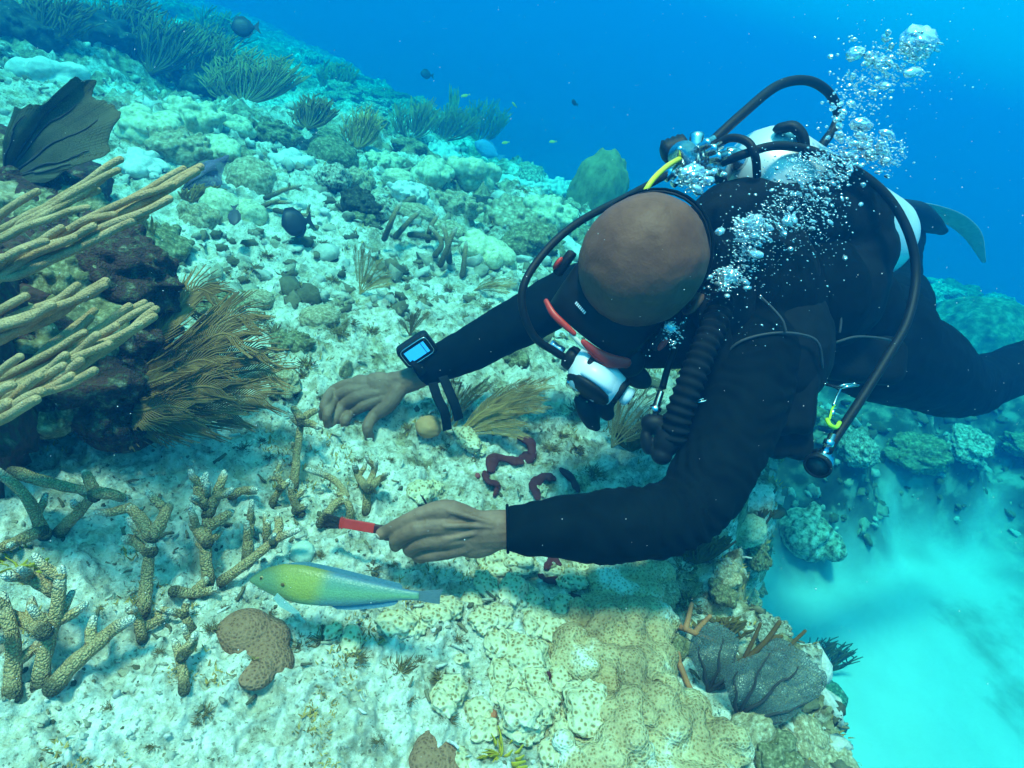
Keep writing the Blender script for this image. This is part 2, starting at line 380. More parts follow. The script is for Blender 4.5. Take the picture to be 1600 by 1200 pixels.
def polar_sheet(name, fn, colfn, r0, r1, nr, na, a0, a1, origin, m, label):
    rs = np.geomspace(r0, r1, nr); an = np.linspace(R(a0), R(a1), na)
    rr, aa = np.meshgrid(rs, an, indexing='ij'); x = origin[0]+(rr*np.sin(aa)).ravel(); y = origin[1]+(rr*np.cos(aa)).ravel()
    z = fn(x, y); me = bpy.data.meshes.new(name)
    me.vertices.add(len(x)); me.vertices.foreach_set('co', np.stack([x, y, z], 1).ravel())
    i, j = np.meshgrid(np.arange(nr-1), np.arange(na-1), indexing='ij'); a = (i*na+j).ravel()
    q = np.stack([a, a+1, a+na+1, a+na], 1); nf = len(q)
    me.loops.add(nf*4); me.loops.foreach_set('vertex_index', q.ravel().astype(np.int32))
    me.polygons.add(nf); me.polygons.foreach_set('loop_start', np.arange(nf, dtype=np.int32)*4)
    me.update(calc_edges=True); me.polygons.foreach_set('use_smooth', [True]*nf)
    c = colfn(x, y, z); ca = me.color_attributes.new('Col', 'FLOAT_COLOR', 'POINT'); ca.data.foreach_set('color', np.stack([c, c, c, np.ones_like(c)], 1).ravel().astype(np.float32))
    if me.polygons[0].normal.z < 0: me.flip_normals()
    o = bpy.data.objects.new(name, me); COL.objects.link(o); me.materials.append(m); o['kind'] = 'structure'; o['label'] = label
    return o
def rockiness(x, y, z):
    p = np.stack([x, y, np.zeros_like(x)], 1)
    s = edge_sd(x, y)
    r = 0.26+0.72*sstep(1.7, 2.7, y)+0.9*sstep(-0.22, 0.0, s)
    lane = 1-sstep(0.12, 0.45, np.abs(x+0.35*y+0.2+0.4*noise(p, 0.7, 44)))      # sand lane up the slope
    r = r*(1-0.75*lane*sstep(1.3, 1.8, y)*(1-sstep(4, 6, y))) + 0.25*noise(p, 1.4, 66)
    return np.clip(r, 0.05, 1)
def outcrop_mask(x, y, z=None):
    p = np.stack([x, y, np.zeros_like(x)], 1); m = 0
    for ox, oy, orr, oh in OUTCROPS:
        m = np.maximum(m, 1-sstep(0.55, 1.0, np.hypot(x-ox, y-oy)/orr+0.35*noise(p, 1.6, 12)+0.12*noise(p, 6, 1)))
    return m
_sand_h0 = sand_h
def sand_h(x, y):
    x = np.atleast_1d(np.asarray(x, float)); y = np.atleast_1d(np.asarray(y, float)); p = np.stack([x, y, np.zeros_like(x)], 1)
    h = _sand_h0(x, y)
    for ox, oy, orr, oh in OUTCROPS:
        k = 1-sstep(0.3, 1.0, np.hypot(x-ox, y-oy)/orr+0.35*noise(p, 1.6, 12))
        h = h+k*(oh*(1+0.25*noise(p, 2, 14))+0.08*noise(p, 4, 15)+0.10*np.abs(noise(p, 9, 16))+0.03*noise(p, 22, 18))
    return h
REEF = polar_sheet('reef_ground', reef_h, rockiness, 0.12, 26, 900, 980, -92, 88, (0, -0.12), reef_mat(), 'pale sand dusted coral rock slope falling away to the right')
SAND = polar_sheet('sand_floor', sand_h, outcrop_mask, 0.5, 150, 320, 420, -95, 95, (0, -0.5), sand_mat(), 'bright flat sand bottom below the edge of the reef')
# water body: scattering and absorption of clear sea water
hb = MB(); hb.box((0, 12, -4.4), (60, 60, 6.6)); HAZE = hb.build('haze', None, loc=(0, 12, -4.4), smooth=False); HAZE['kind'] = 'stuff'; HAZE['label'] = 'blue sea water between the viewer and everything'
hm = bpy.data.materials.new('sea_water'); hm.use_nodes = True; t = hm.node_tree; t.nodes.clear(); o_ = N(t, 'ShaderNodeOutputMaterial'); pv = N(t, 'ShaderNodeVolumePrincipled'); t.links.new(pv.outputs[0], o_.inputs['Volume'])
pv.inputs['Density'].default_value = 0.66; pv.inputs['Color'].default_value = (0.001, 0.047, 0.130, 1); pv.inputs['Absorption Color'].default_value = (0.0, 0.80, 0.90, 1); pv.inputs['Anisotropy'].default_value = 0.3
HAZE.data.materials.append(hm)
# ------------------------------------------------------------ diver
skin = material('dark_skin', [(0.3, (0.115, 0.042, 0.022)), (0.7, (0.19, 0.075, 0.040))], rough=0.55, scale=22, detail=6, bump=0.7, bscale=260, dist=0.0009, bdetail=7, sss=0.03, spec=0.22, vcol=True)
neo = material('black_neoprene', [(0.3, (0.0010, 0.0030, 0.0040)), (0.7, (0.0030, 0.0070, 0.0085))], rough=0.9, scale=30, bump=0.5, bscale=500, dist=0.0008, spec=0.06)
nylon = material('black_nylon', [(0.3, (0.0020, 0.0040, 0.0050)), (0.7, (0.0060, 0.0100, 0.0115))], rough=0.8, scale=40, bump=0.5, bscale=260, dist=0.001, spec=0.1)
rubber = material('black_rubber', [(0.3, (0.005, 0.006, 0.007)), (0.7, (0.009, 0.010, 0.011))], rough=0.55, scale=60, bump=0.2, bscale=600, dist=0.0004, spec=0.2)
chrome = plain('chromed_brass', (0.62, 0.64, 0.66), rough=0.22, metallic=1, bump=0.1)
tank_m = material('brushed_aluminium', [(0.3, (0.62, 0.64, 0.64)), (0.7, (0.76, 0.78, 0.78))], rough=0.42, scale=9, metallic=0.35, bump=0.25, bscale=180, dist=0.0006, spec=0.5)
white_pl = plain('white_plastic', (0.74, 0.76, 0.78), rough=0.35, var=0.04)
red_pl = plain('red_silicone', (0.62, 0.035, 0.02), rough=0.35, var=0.08)
yellow_m = plain('yellow_hose', (0.70, 0.62, 0.03), rough=0.4, var=0.06)
lime_m = plain('lime_plastic', (0.50, 0.75, 0.03), rough=0.4, var=0.05)

PXM = lambda px, d: px*d/FPX        # pixels to metres at a depth
ROOT = at(1230, 470, 1.2)
DIV = empty('person', ROOT, 'scuba diver in black wetsuit lying prone above the reef, arms stretched left', 'person')

def limb(mb, tr, seg=16, n=14, flat=1.0, nrm=None):
    """tr: (px, py, depth, radius in m)"""
    P = bez([at(a, b, c) for a, b, c, r in tr], n); rr = bez([[r, 0, 0] for a, b, c, r in tr], n)[:, 0]
    mb.tube(P, rr, seg, cap=True, flat=flat, nrm=nrm, round_ends=True)

# --- head frame
FD = cdir(-.57, -.76, -.31); FD /= np.linalg.norm(FD)
LT = cdir(.80, -.58, .12); LT -= FD*np.dot(LT, FD); LT /= np.linalg.norm(LT)
KR = np.cross(LT, FD); KR = KR if np.dot(KR, -FW) > 0 else -KR
HD = at(1003, 408, .92)
def hp(f, l, k): return HD+FD*f+LT*l+KR*k
HAX = np.array([LT, FD, KR])

hand_col = []
def make_body(grow, mb, hands=True):
    g = grow
    # torso and neck
    limb(mb, [(1060, 400, 1.02, .060+g), (1110, 440, 1.08, .070+g), (1165, 450, 1.13, .085+g)])
    for px, py, d, r in ((1165, 455, 1.15, (.14, .12, .14)), (1235, 455, 1.22, (.15, .135, .14)), (1300, 480, 1.32, (.14, .12, .13)), (1365, 520, 1.45, (.14, .125, .13))):
        mb.ell(at(px, py, d), np.array(r)+g, axes=np.array([cdir(.9, -.35, 0), cdir(.35, .9, 0), cdir(0, 0, 1)]), nu=28, nv=16)
    # far arm, nearly straight
    limb(mb, [(1010, 450, 1.24, .066+g), (905, 455, 1.25, .053+g), (815, 502, 1.25, .049+g), (740, 542, 1.25, .044+g), (672, 575, 1.25, .034+g)])
    limb(mb, [(1015, 535, 1.08, .045+g), (1060, 520, 1.10, .065+g), (1120, 510, 1.12, .085+g)])
    # near arm
    limb(mb, [(1175, 545, 1.08, .085+g), (1150, 650, 1.02, .072+g), (1110, 745, .96, .060+g), (1055, 806, .91, .051+g), (965, 822, .89, .050+g), (870, 824, .885, .041+g), (806, 826, .88, .030+g)], n=24)
    # legs
    limb(mb, [(1360, 545, 1.42, .115+g), (1430, 568, 1.55, .115+g), (1500, 604, 1.68, .083+g), (1560, 588, 1.75, .070+g), (1650, 550, 1.85, .062+g), (1760, 520, 2.0, .045+g)], n=24)
    limb(mb, [(1375, 500, 1.55, .115+g), (1395, 470, 1.75, .095+g), (1400, 450, 1.95, .070+g), (1412, 385, 2.05, .055+g), (1428, 345, 2.12, .042+g)], n=20)

body = MB()
make_body(-0.012, body)
# skull, brow, nose, jaw, ears
body.ell(hp(0, 0, 0), (.093, .102, .088), axes=HAX, nu=48, nv=32, disp=lambda U: .025*noise(U, 1.4, 3)+.008*noise(U, 4, 3)+.012*np.abs(U[:, 1])*0)
body.ell(hp(.045, 0, -.05), (.070, .066, .085), axes=HAX, nu=30, nv=20)
body.ell(hp(.078, 0, -.055), (.030, .022, .055), axes=HAX)
body.tube([hp(.095, 0, -.03), hp(.118, 0, -.065), hp(.105, 0, -.075)], [.009, .014, .010], 12)
body.ell(hp(.055, 0, -.125), (.042, .045, .030), axes=HAX)
body.ell(hp(.082, .0, -.098), (.028, .018, .010), axes=HAX)
for s in (-1, 1):
    body.ell(hp(-.006, s*.087, -.052), (.008, .018, .032), axes=HAX)
    if s > 0:
        P = [hp(.004+.020*math.cos(a), .100+.006*math.sin(a), -.050+.028*math.sin(a)) for a in np.linspace(-1.9, 2.6, 12)]
        body.tube(P, .0055, 8); body.ell(hp(0, .097, -.052), (.005, .017, .026), axes=HAX)
limb(body, [(1010, 430, 1.0, .055), (1060, 420, 1.04, .056), (1120, 450, 1.10, .06)])
# wrists inside the cuffs; the hands are added at finer resolution below
body_me = remesh(body, 0.0034, 4, 0.5, disp=lambda c: .0012*fbm(c, 30, 3, 6))
def hand(parts, voxel=0.0016, it=3):
    m = MB()
    for kind, *a in parts:
        if kind == 't':
            tr, n, flat = a; P = bez([at(x, y, d) for x, y, d, r in tr], n); rr = bez([[r, 0, 0] for *_, r in tr], n)[:, 0]
            m.tube(P, rr, 14, round_ends=True, flat=flat, nrm=-FW)
        else:
            c, r, ang = a; ca, sa = math.cos(R(ang)), math.sin(R(ang))
            m.ell(at(*c), r, axes=np.array([cdir(ca, sa, 0), cdir(-sa, ca, 0), cdir(0, 0, 1)]), nu=26, nv=16)
    return remesh(m, voxel, it+1, 0.5, disp=lambda c: .0006*fbm(c, 90, 3, 4))
near_hand = hand([
    ('t', [(855, 826, .888, .031), (795, 827, .885, .0290), (750, 829, .880, .029), (725, 830, .88, .024)], 14, 0.66),
    ('e', (735, 830, .880), (.044, .033, .0165), -2),
    ('e', (705, 832, .879), (.030, .036, .0150), 4),
    ('e', (748, 848, .884), (.038, .022, .015), 8),
    ('t', [(745, 810, .880, .013), (698, 797, .872, .0155), (655, 806, .868, .0118), (624, 820, .874, .0105), (596, 834, .884, .0092)], 18, 0.95),
    ('t', [(745, 824, .878, .013), (692, 822, .869, .0150), (650, 828, .863, .0126), (622, 842, .874, .0115), (618, 852, .890, .0100)], 18, 0.95),
    ('t', [(745, 838, .879, .013), (694, 843, .871, .0138), (660, 847, .868, .0118), (640, 857, .880, .0105), (644, 862, .898, .0095)], 18, 0.95),
    ('t', [(745, 850, .882, .012), (700, 861, .878, .0120), (672, 866, .876, .0106), (652, 869, .886, .0094), (660, 872, .903, .0085)], 18, 0.95),
    ('t', [(752, 835, .897, .016), (700, 835, .915, .015), (650, 835, .912, .0125), (606, 834, .903, .0105)], 18, 1.0),
    ('t', [(768, 818, .866, .0035), (730, 806, .862, .0040), (700, 798, .861, .0048)], 8, 1), ('t', [(768, 824, .865, .0035), (730, 821, .8605, .0040), (696, 822, .857, .0048)], 8, 1),
    ('t', [(768, 831, .866, .0032), (730, 836, .8625, .0036), (698, 843, .861, .0044)], 8, 1), ('e', (656, 805, .864), (.0105, .0095, .0085), 0), ('e', (651, 827, .859), (.0115, .0105, .0085), 0), ('e', (660, 846, .865), (.0105, .0095, .0080), 0),
    ('e', (700, 794, .868), (.011, .009, .006), 0), ('e', (694, 822, .860), (.011, .009, .006), 0), ('e', (696, 844, .863), (.010, .008, .006), 0),
])
tg = [hit(506, 650)[1], hit(520, 662)[1], hit(536, 664)[1], hit(583, 686)[1]]
far_hand = hand([
    ('t', [(672, 578, 1.25, .027), (640, 594, 1.25, .0255), (612, 602, 1.25, .027)], 10, 0.75),
    ('e', (590, 607, 1.245), (.042, .034, .017), 12),
    ('e', (566, 612, 1.243), (.030, .036, .0155), 16),
    ('t', [(590, 600, 1.25, .013), (548, 600, 1.245, .0125), (520, 611, 1.25, .0112), (507, 632, tg[0]-.02, .0095), (504, 650, tg[0]-.008, .0085)], 18, 1),
    ('t', [(590, 606, 1.245, .014), (548, 611, 1.236, .0132), (523, 624, 1.24, .0116), (512, 645, tg[1]-.02, .0100), (512, 662, tg[1]-.008, .0088)], 18, 1),
    ('t', [(592, 614, 1.24, .014), (556, 622, 1.230, .0132), (535, 637, 1.235, .0116), (523, 655, tg[2]-.02, .0100), (521, 671, tg[2]-.008, .0088)], 18, 1),
    ('t', [(596, 622, 1.24, .013), (568, 634, 1.232, .0122), (548, 645, 1.24, .0108), (540, 657, tg[2]-.02, .0094), (536, 668, tg[2]-.008, .0084)], 18, 1),
    ('t', [(622, 610, 1.24, .018), (606, 634, 1.235, .0150), (584, 650, 1.235, .0125), (574, 668, tg[3]-.025, .0108), (578, 684, tg[3]-.008, .0092)], 18, 1),
])
import bmesh
def join_meshes(a, *others):
    bm = bmesh.new(); bm.from_mesh(a)
    for o in others: bm.from_mesh(o)
    bm.to_mesh(a); bm.free(); a.update(); return a
join_meshes(body_me, near_hand, far_hand)
n_ = len(body_me.vertices); co = np.empty(n_*3); body_me.vertices.foreach_get('co', co); co = co.reshape(-1, 3)
colr = np.tile(np.array([1.45, 1.9, 2.2]), (n_, 1)); hm_ = (np.linalg.norm(co-HD, axis=1) < .22)[:, None]; colr = np.where(hm_, 1.0, colr)
# fingertips and palms a little paler, chin stubble darker
for q in ((592, 836, .876), (618, 850, .878), (640, 858, .882)):
    dd = np.linalg.norm(co-at(*q), axis=1); colr *= (1+0.5*(1-sstep(0.004, 0.013, dd)))[:, None]
for q in (hp(.07, 0, -.13),):
    dd = np.linalg.norm(co-q, axis=1); colr *= (1-0.35*(1-sstep(0.02, 0.06, dd)))[:, None]
ca_ = body_me.color_attributes.get('Col') or body_me.color_attributes.new('Col', 'FLOAT_COLOR', 'POINT')
ca_.data.foreach_set('color', np.concatenate([colr, np.ones((n_, 1))], 1).ravel())
body_me.polygons.foreach_set('use_smooth', [True]*len(body_me.polygons))
BODY = link('body', body_me, skin, DIV)
# fingernails
for c, nx, r in (((590, 838, .8765), (-.75, -.6, .35), .0058),):
    n = MB(); nrm = cdir(*nx); nrm /= np.linalg.norm(nrm); a = cdir(-.8, -.55, -.3); a -= nrm*np.dot(a, nrm); a /= np.linalg.norm(a)
    n.ell(at(*c), (.0068, .0052, .0016), axes=np.array([a, np.cross(nrm, a), nrm])); n.build('fingernail', plain('nail', (0.55, 0.42, 0.34), rough=0.35, var=0.05), DIV)

# --- wetsuit
suit = MB(); make_body(0.004, suit)
def folds(co):
    d = 0.0035*fbm(co, 16, 3, 5)
    for c, ax, wl, amp, rad in ((at(1080, 790, .9), cdir(-.9, -.4, 0), .024, .0045, .09), (at(1000, 440, 1.2), cdir(1, .3, 0), .03, .004, .10), (at(1500, 600, 1.7), cdir(1, -.2, 0), .035, .005, .10), (at(1160, 640, 1.0), cdir(.2, 1, 0), .03, .003, .10), (at(900, 825, .88), cdir(1, .1, 0), .045, .0015, .12)):
        ph = ((co-c)@ax)/wl+1.2*noise(co, 14, 3); w_ = np.exp(-(np.linalg.norm(co-c, axis=1)/rad)**2)
        d = d+amp*w_*np.sin(ph*2*math.pi)
    return d
suit_me = remesh(suit, 0.006, 6, 0.6, disp=folds)
# open the cuffs cleanly
def clip_mesh(me, p, n, rad):
    bm = bmesh.new(); bm.from_mesh(me)
    p = Vector(p); n = Vector(n).normalized(); near = [f for f in bm.faces if (f.calc_center_median()-p).length < rad]
    geom = list({v for f in near for v in f.verts})+list({e_ for f in near for e_ in f.edges})+near
    res = bmesh.ops.bisect_plane(bm, geom=geom, plane_co=p, plane_no=n)
    kill = [v for v in bm.verts if (v.co-p).length < rad and (v.co-p).dot(n) > 1e-5]
    bmesh.ops.delete(bm, geom=kill, context='VERTS'); bm.to_mesh(me); bm.free()
cuffN = at(791, 826, .882); cuffF = at(637, 592, 1.25)
clip_mesh(suit_me, cuffN, at(700, 828, .88)-cuffN, .09)
clip_mesh(suit_me, cuffF, at(560, 628, 1.25)-cuffF, .07)
SUIT = link('wetsuit', suit_me, neo, DIV)
# folded hems at the cuffs, seam piping, knee pad
def hem(c, ax, r, name='cuff_hem', flat=.92):
    m = MB(); ax = ax/np.linalg.norm(ax); u = np.cross(ax, -FW); u /= np.linalg.norm(u); v = np.cross(ax, u)
    a = np.linspace(0, 2*math.pi, 33); P = np.array([c+u*r*math.cos(t)+v*r*flat*math.sin(t) for t in a[:-1]]); P = np.vstack([P, P[:1]])
    m.tube(P, .0022, 6, cap=False); return m.build(name, neo, SUIT, smooth=True)
hem(at(793, 826, .882), at(700, 828, .88)-at(793, 826, .882), .0338)

# --- collar at the back of the neck
# --- mask: skirt, frame, lens, red trims, strap, clips
MASK = empty('diving_mask', hp(.12, 0, -.04), 'black diving mask with red trim worn over the face of the diver', 'diving mask')
def ring(c, a, b, ra, rb, n=40, pw=2.0, sag=None):
    P = []
    for t in np.linspace(0, 2*math.pi, n, endpoint=False):
        ct, st = math.cos(t), math.sin(t); x = ra*math.copysign(abs(ct)**(2/pw), ct); y = rb*math.copysign(abs(st)**(2/pw), st)
        q = c+a*x+b*y
        if sag is not None: q = q+FD*sag(x, y)
        P.append(q)
    return np.array(P)
def loft(mb, rings, closed_end=False, mi=0):
    n = len(rings[0]); V = np.concatenate(rings); F = []
    for i in range(len(rings)-1):
        for j in range(n): k = (j+1) % n; F.append((i*n+j, i*n+k, (i+1)*n+k, (i+1)*n+j))
    if closed_end: F.append(tuple((len(rings)-1)*n+j for j in range(n)))
    return mb.add(V, F, None, mi)
mc = lambda f: hp(f-.016, 0, -.040)
sk = MB()
face_fit = lambda x, y: -7.5*x*x
loft(sk, [ring(mc(.085), LT, KR, .076, .052, 44, 2.6, lambda x, y: -8*x*x), ring(mc(.105), LT, KR, .083, .056, 44, 2.8, lambda x, y: -6*x*x), ring(mc(.135), LT, KR, .082, .052, 44, 3.0, lambda x, y: -2.5*x*x),
          ring(mc(.160), LT, KR, .080, .046, 44, 3.2, lambda x, y: -1.0*x*x), ring(mc(.162), LT, KR, .070, .037, 44, 3.2, lambda x, y: -1.0*x*x), ring(mc(.150), LT, KR, .068, .035, 44, 3.0, lambda x, y: -1.0*x*x)])
nose = MB(); nose.ell(hp(.128, 0, -.078), (.022, .026, .028), axes=HAX)
loft(sk, [ring(mc(.150), LT, KR, .068, .035, 44, 3.0), ring(mc(.149), LT, KR, .03, .02, 44, 3.0)], closed_end=True)
sk.build('mask_skirt', rubber, MASK); nose.build('nose_pocket', rubber, MASK)
# red frame pieces along the upper rim of the front, bone coloured bridge between them
def bar(name, pts, rad, m, flat=.5, nrm=None, par=MASK):
    b = MB(); b.tube(bez(pts, 16), bez([[r, 0, 0] for r in rad], 16)[:, 0], 10, flat=flat, nrm=KR if nrm is None else nrm, round_ends=True); return b.build(name, m, par)
top = lambda l, f=.164, k=.004: hp(f-.016-1.0*l*l, l, -.040+.046+k+.003-(abs(l)/.08)**4*.012)
bar('frame_trim', [top(-.082, .160), top(-.06), top(-.035), top(-.014)], [.004, .0055, .0055, .004], red_pl, .7)
bar('frame_trim', [top(.006, .166, .002), top(.03, .168, 0), top(.055, .168, -.002), top(.078, .160, -.006)], [.005, .008, .0115, .009], red_pl, .55)
bar('frame_trim', [top(.022, .1745, .0045), top(.045, .176, .003), top(.066, .172, 0)], [.0012, .002, .0018], plain('dark_red_silicone', (0.18, .01, .008), rough=.4), .8)
bar('frame_bridge', [top(-.018, .168, .003), top(.004, .171, .001), top(.020, .172, -.002)], [.003, .0042, .003], plain('bone_plastic', (.62, .62, .5), rough=.4, var=.04), .7)
# small white lettering on top of the frame: short strokes reading as a word from this distance
lt = MB()
for i in range(7):
    c = hp(.108+.0006*i, -.040+.0033*i, .0145+.0012)
    lt.box(c, (.0011, .0022, .0004), axes=HAX)
lt.build('frame_lettering', white_pl, MASK, smooth=False)
lens = MB()
loft(lens, [ring(mc(.159), LT, KR, .070, .037, 40, 3.2, lambda x, y: -1.0*x*x), ring(mc(.1595), LT, KR, .02, .01, 40, 2.6)], closed_end=True)
lens.build('lens', material('lens_glass', [(0, (.03, .05, .06)), (1, (.04, .06, .07))], rough=0.08, bump=0, spec=.6), MASK)
for s in (-1, 1):
    c = MB(); c.box(hp(.074, s*.096, -.016), (.007, .022, .010), axes=HAX, bev=.004); cl = c.build('strap_buckle', rubber, MASK)
    c = MB(); c.ell(hp(.080, s*.1035, -.008), (.005, .012, .008), axes=HAX); c.build('buckle_button', red_pl, cl)
# strap round the back of the skull
def around(l0, k0, k1, rr=(.0925, .108), f0=0, n=30):
    P = []
    for t in np.linspace(R(-52), R(232), n):
        P.append(hp(f0-rr[1]*math.sin(t), rr[0]*math.cos(t), k0+(k1-k0)*max(0, math.sin(t))))
    return np.array(P)
st = MB(); st.tube(around(0, -.028, -.020), .011, 10, flat=.22, nrm=LT); st.build('strap', rubber, MASK)
st = MB(); P = around(0, -.034, -.028, (.095, .112)); P = P[6:-6]; st.tube(P, .017, 10, flat=.18, nrm=LT); st.build('strap_cover', neo, MASK)

# --- regulator: second stage, first stage, hoses
REG = empty('regulator', at(1085, 240, 1.1), 'scuba regulator with chromed first stage and white second stage at the diver mouth', 'regulator')
rc = at(930, 592, .99)
ax_l = cdir(.80, -.56, .1); ax_l /= np.linalg.norm(ax_l)         # along the body of the second stage
ax_f = cdir(-.60, -.74, .10); ax_f -= ax_l*np.dot(ax_f, ax_l); ax_f /= np.linalg.norm(ax_f)   # purge cover direction
ax_t = np.cross(ax_l, ax_f)
ax_t = ax_t if np.dot(ax_t, -FW) > 0 else -ax_t
def q2(l, f, t_): return rc+1.25*(ax_l*l+ax_f*f+ax_t*t_)
b = MB()
loft(b, [ring(q2(-.036, -.012, 0), ax_f, ax_t, .008, .010), ring(q2(-.036, -.010, .002), ax_f, ax_t, .026, .023), ring(q2(-.022, 0, .004), ax_f, ax_t, .034, .029), ring(q2(.014, 0, .004), ax_f, ax_t, .034, .029), ring(q2(.032, -.002, .002), ax_f, ax_t, .026, .023), ring(q2(.034, -.002, .002), ax_f, ax_t, .010, .010)], True)
b.lathe(q2(0, -.004, 0), ax_f, [(-.02, .02), (-.01, .040), (.012, .043), (.018, .040), (.019, .036)], 40)
CASE = b.build('second_stage', white_pl, REG)
b = MB(); b.lathe(q2(0, .012, 0), ax_f, [(0, .040), (.006, .041), (.012, .036), (.018, .022), (.020, .002)], 40); PUR = b.build('purge_cover', rubber, CASE)
b = MB()
for k in range(3):
    r_ = .010+.0075*k; P = [q2(r_*math.cos(a), .0300-.0035*k, r_*math.sin(a)) for a in np.linspace(R(200), R(330), 14)]
    b.tube(P, .0016, 6)
b.build('purge_emblem', plain('gold_print', (.45, .36, .16), rough=.4), PUR)
b = MB(); b.box(q2(-.012, -.012, .0265), (.011, .009, .003), axes=np.array([ax_l, ax_f, ax_t]), bev=.004); b.build('inlay', rubber, CASE)
b = MB(); b.lathe(q2(.028, -.004, .004), ax_l, [(0, .0205), (.010, .0215), (.014, .0205), (.0145, .014)], 28); b.build('knob_collar', rubber, CASE)
b = MB(); b.lathe(q2(.038, -.004, .004), ax_l, [(0, .013), (.010, .0155), (.016, .0145), (.018, .004)], 28); KN = b.build('adjusting_knob', white_pl, CASE)
b = MB()
for a in (20, 110, 200, 290): b.ell(q2(.0525, -.004+.0075*math.cos(R(a)), .004+.0075*math.sin(R(a))), (.0016, .0016, .0016), nu=8, nv=6)
b.build('knob_hole', rubber, KN)
b = MB(); b.lathe(q2(-.050, -.004, .004), ax_l, [(0, .012), (.004, .019), (.012, .0205), (.022, .019)], 28); b.build('hose_collar', rubber, CASE)
b = MB(); b.lathe(q2(-.074, -.004, .004), ax_l, [(0, .0065), (.006, .0078), (.012, .0066), (.018, .0085), (.025, .0085), (.026, .006)], 20); b.build('hose_fitting', plain('blue_anodised', (.25, .42, .6), rough=.25, metallic=.7), CASE)
b = MB(); b.ell(q2(0, -.02, -.01), (.034, .026, .026), axes=np.array([ax_l, ax_f, ax_t])); b.build('housing', rubber, CASE)
# exhaust tee: a broad black deflector with two ears
b = MB()
for tr in ([(935, 612, 1.0, .017), (940, 632, 1.01, .020), (950, 648, 1.02, .012)], [(905, 625, 1.0, .010), (916, 640, 1.0, .0165), (926, 660, 1.01, .014), (932, 668, 1.015, .008)]):
    P = bez([at(*q[:3]) for q in tr], 10); b.tube(P, bez([[q[3], 0, 0] for q in tr], 10)[:, 0], 14, flat=.7, nrm=FW, round_ends=True)
b.ell(at(922, 610, 1.01), (.03, .02, .02), axes=np.array([ax_l, ax_f, ax_t])); b.box(at(945, 630, 1.02), (.016, .022, .006), axes=np.array([ax_l, cdir(.5, .8, 0), -FW]), bev=.006)
link('exhaust_tee', remesh(b, .0025, 4), rubber, CASE)
b = MB(); b.ell(at(975, 560, 1.0), (.036, .03, .026), axes=np.array([ax_l, ax_f, ax_t])); b.tube(pp((975, 560, 1.0), (955, 575, 1.0), (940, 588, 1.0)), [.024, .022, .02], 14); b.ell(at(990, 585, 1.03), (.035, .02, .02), axes=np.array([ax_l, ax_f, ax_t]))
link('mouthpiece', remesh(b, .003, 4), rubber, REG)
b = MB(); b.lathe(at(893, 596, 1.0), cdir(-.3, -.6, .7), [(-.01, .009), (0, .009), (.004, .0075), (.010, .0075), (.012, .005)], 20); b.lathe(at(905, 606, .99), cdir(-.3, -.6, .7), [(-.01, .008), (0, .008), (.004, .0065), (.010, .0065), (.012, .004)], 20); b.build('swivel', chrome, REG)
# first stage
F1 = MB(); a1 = cdir(-.45, .1, .88)
F1.lathe(at(1068, 245, 1.10), a1, [(-.05, .022), (-.03, .026), (0, .026), (.004, .023), (.006, .026), (.010, .026), (.012, .021), (.015, .021), (.017, .016), (.021, .016), (.023, .010), (.028, .010), (.030, .005), (.035, .005), (.036, .002)], 30)
F1.lathe(at(1088, 225, 1.12), cdir(.1, 1, 0), [(-.03, .014), (0, .013), (.010, .0135), (.018, .013), (.019, .009)], 26)
F1.lathe(at(1128, 262, 1.13), cdir(.75, -.35, .5), [(-.045, .022), (-.02, .028), (0, .030), (.004, .026), (.007, .029), (.010, .025), (.013, .027), (.016, .020), (.017, .01)], 30)
F1.tube(pp((1075, 250, 1.13), (1100, 250, 1.14), (1130, 262, 1.14)), [.016, .018, .018], 18)
FS = F1.build('first_stage', chrome, REG)
b = MB()
rk = (-1, 0, 1)
for px, py, dx, dy in ((1092, 232, .85, .52), (1102, 240, .85, .45), (1108, 250, .95, .3), (1060, 262, -.75, -.66), (1072, 272, -.75, -.6), (1125, 248, .9, .3)):
    b = MB(); b.lathe(at(px, py, 1.08), cdir(dx, dy, .1), [(0, .0075), (.012, .0075), (.013, .0095), (.02, .0095), (.021, .0075), (.032, .007), (.033, .005)], 6 if px % 2 else 12); b.build('hose_port', chrome, FS)
b = MB(); b.lathe(at(1058, 232, 1.14), cdir(-.9, -.3, -.1), [(-.02, .012), (-.015, .022)]+[(-.012+.005*i, .024 if i % 2 else .0215) for i in range(8)]+[(.03, .012)], 18); b.build('valve_knob', rubber, REG)
def hose(name, tr, r, m=rubber, par=REG, n=60, ribs=0):
    P = bez([at(*q) for q in tr], n)
    b = MB()
    if ribs:
        P2 = [P[0]]; L = np.concatenate([[0], np.cumsum(np.linalg.norm(np.diff(P, axis=0), axis=1))]); tt = np.linspace(0, L[-1], ribs*6)
        Q = np.stack([np.interp(tt, L, P[:, i]) for i in range(3)], 1); rr = r*(0.93+0.10*np.sin(np.arange(len(tt))/6*2*math.pi)); b.tube(Q, rr, 20)
    else: b.tube(P, r, 14)
    return b.build(name, m, par)
hose('hose', [(1052, 268, 1.09), (985, 304, 1.02), (900, 350, .96), (842, 405, .93), (815, 462, .92), (832, 522, .94), (868, 550, .97), (886, 560, .99)], .0062)
hose('hose', [(1112, 222, 1.1), (1160, 178, 1.12), (1215, 134, 1.16), (1262, 126, 1.2), (1296, 146, 1.24), (1309, 178, 1.26), (1302, 202, 1.26), (1288, 222, 1.25), (1262, 262, 1.25)], .0092)
hose('hose', [(1112, 232, 1.09), (1140, 216, 1.07), (1168, 222, 1.05), (1180, 245, 1.05), (1183, 275, 1.08)], .0072)
